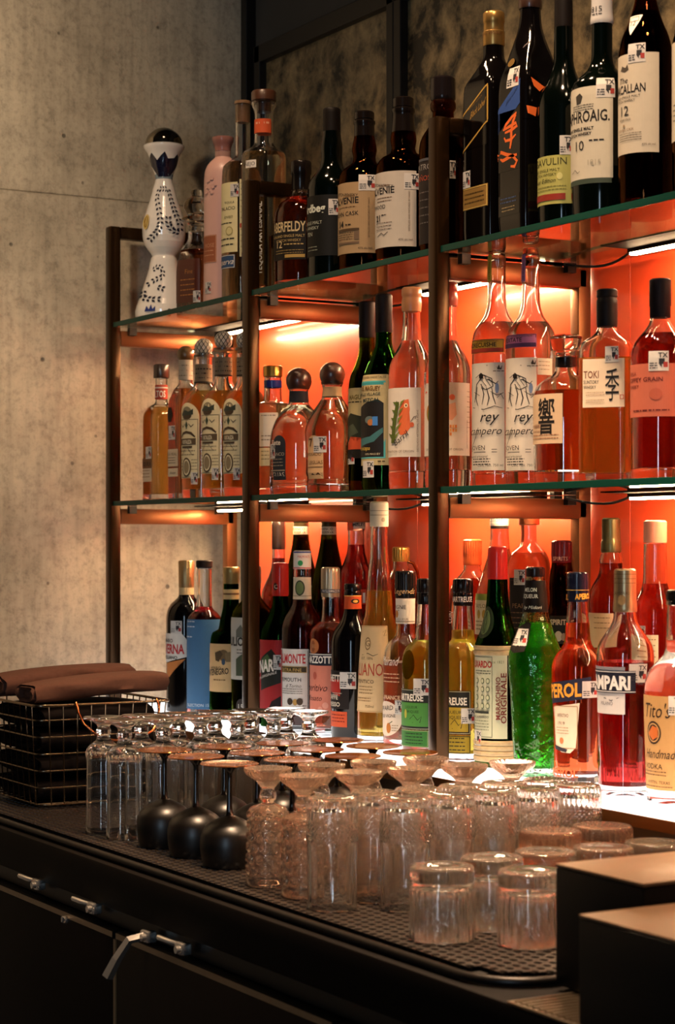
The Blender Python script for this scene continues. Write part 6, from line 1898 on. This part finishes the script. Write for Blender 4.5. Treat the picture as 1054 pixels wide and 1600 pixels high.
b.cap([(796.5, 13.6), (798, 14.8), (821, 15), (822, 14.4)], 'matte:#d6ccbc', art=[('T', 'VERY', 780, 806, 4.6, K, 'R'), ('T', 'BLOSSOM', 784, 815, 5, K, 'R')])
b.band(822, 826, 'matte:#2a201c')
b.label(928, 992, 742, 764, '#cfc4a4', [('B', (0, 0), (1, 0), 928, 938, '#7a8a3a'), ('T', 'D. TAYLOR', 763, 950, 6, '#5a4a2a', 'R'), ('E', 748, 960, 4, 7, '#a8863a'), ('E', 756, 960, 4, 7, '#a8863a'), ('N', 744, 762, 972, 3, 6, '#5a4a2a', 1.4)])
b = Bottle('liqueur_bottle', 'round clear decanter with copper cap and dark square label', 826, 1.918, 'L',
           [('B', 33), (1100, 34), (900, 34), (878, 32.5), (864, 27), (855, 18), (849, 13), (840, 12), (812, 11.8)], fill=864, liq='#e89a68')
b.cap([(805, 14.5), (806.5, 16.4), (819, 16.4), (820.5, 15)], 'foil:#b0623a')
b.label(820, 847, 814, 819, '#a8502c', (), name='tax_strip', off=.001)
b.label(903, 1000, 796, 822, '#1c1614', [('T', 'PEAR', 820, 950, 7, '#8a6a4a', 'R'), ('N', 798, 818, 958, 4, 8, '#6a523a', 1.6), ('F', (.05, 0), (.95, 0), 906, 998, '#4a382a', 1)])
b.sticker(803, 820, 890, 914)
b = Bottle('liqueur_bottle', 'dark bottle with embossed red capsule and black label', 877, 1.904, 'L',
           [('B', 25), (1100, 26), (975, 26), (962, 25), (950, 20), (935, 18.5), (912, 19.5), (890, 17), (880, 15.5), (855, 15)], 'amber', fill=885, liq='#4a1210')
b.cap([(845, 13.6), (847, 15.4), (877, 16), (879, 15.6)], 'gloss:#6a1a1c', ribs=20, art=[('T', 'SPIRITS', 886, 876, 6, '#c98a70', 'R', {'bold': .02, 'w': 24})])
b.label(962, 1006, 858, 887, '#171310', [('T', 'SPIRIT', 884, 976, 8, '#b8a890', 'R', {'bold': .03, 'w': 26}), ('E', 872, 994, 6, 8, '#b8a890'), ('E', 880, 995, 4, 6, '#8a7a66')])
b = Bottle('whisky_bottle', 'amber whisky bottle with olive capsule and cream label', 954, 1.912, 'L',
           [('B', 33), (1100, 34), (940, 34), (922, 32), (908, 25), (896, 19), (886, 17.5), (876, 18.5), (864, 15), (855, 13.6), (820, 13.2)], fill=880, liq='#a03c18')
b.cap([(810, 12.8), (811.5, 14.2), (844, 14.6), (847, 15.6), (861, 16), (863, 15)], 'foil:#5c5434')
b.label(958, 1012, None, 958, '#d4b184', [('N', 928, 952, 966, 3, 8, '#8a6a44', 1.4)])
b = Bottle('liqueur_bottle', 'rosy bottle with peach-coloured cap and cream label, beside the vodka bottle', 1023, 1.885, 'L',
           [('B', 33), (1150, 34), (955, 34), (940, 31), (928, 25), (914, 20), (905, 19), (880, 18.5), (850, 17.8)], fill=912, liq='#b83a28')
b.cap([(814, 16.6), (815.5, 18.2), (846, 18.4), (848, 17.8)], 'gloss:#d98a6a')
b.label(992, 1100, None, 1028, '#d2bd9a', [('N', 1000, 1024, 1000, 5, 9, '#8a6a4a', 1.6)])
b.sticker(998, 1008, 978, 990)
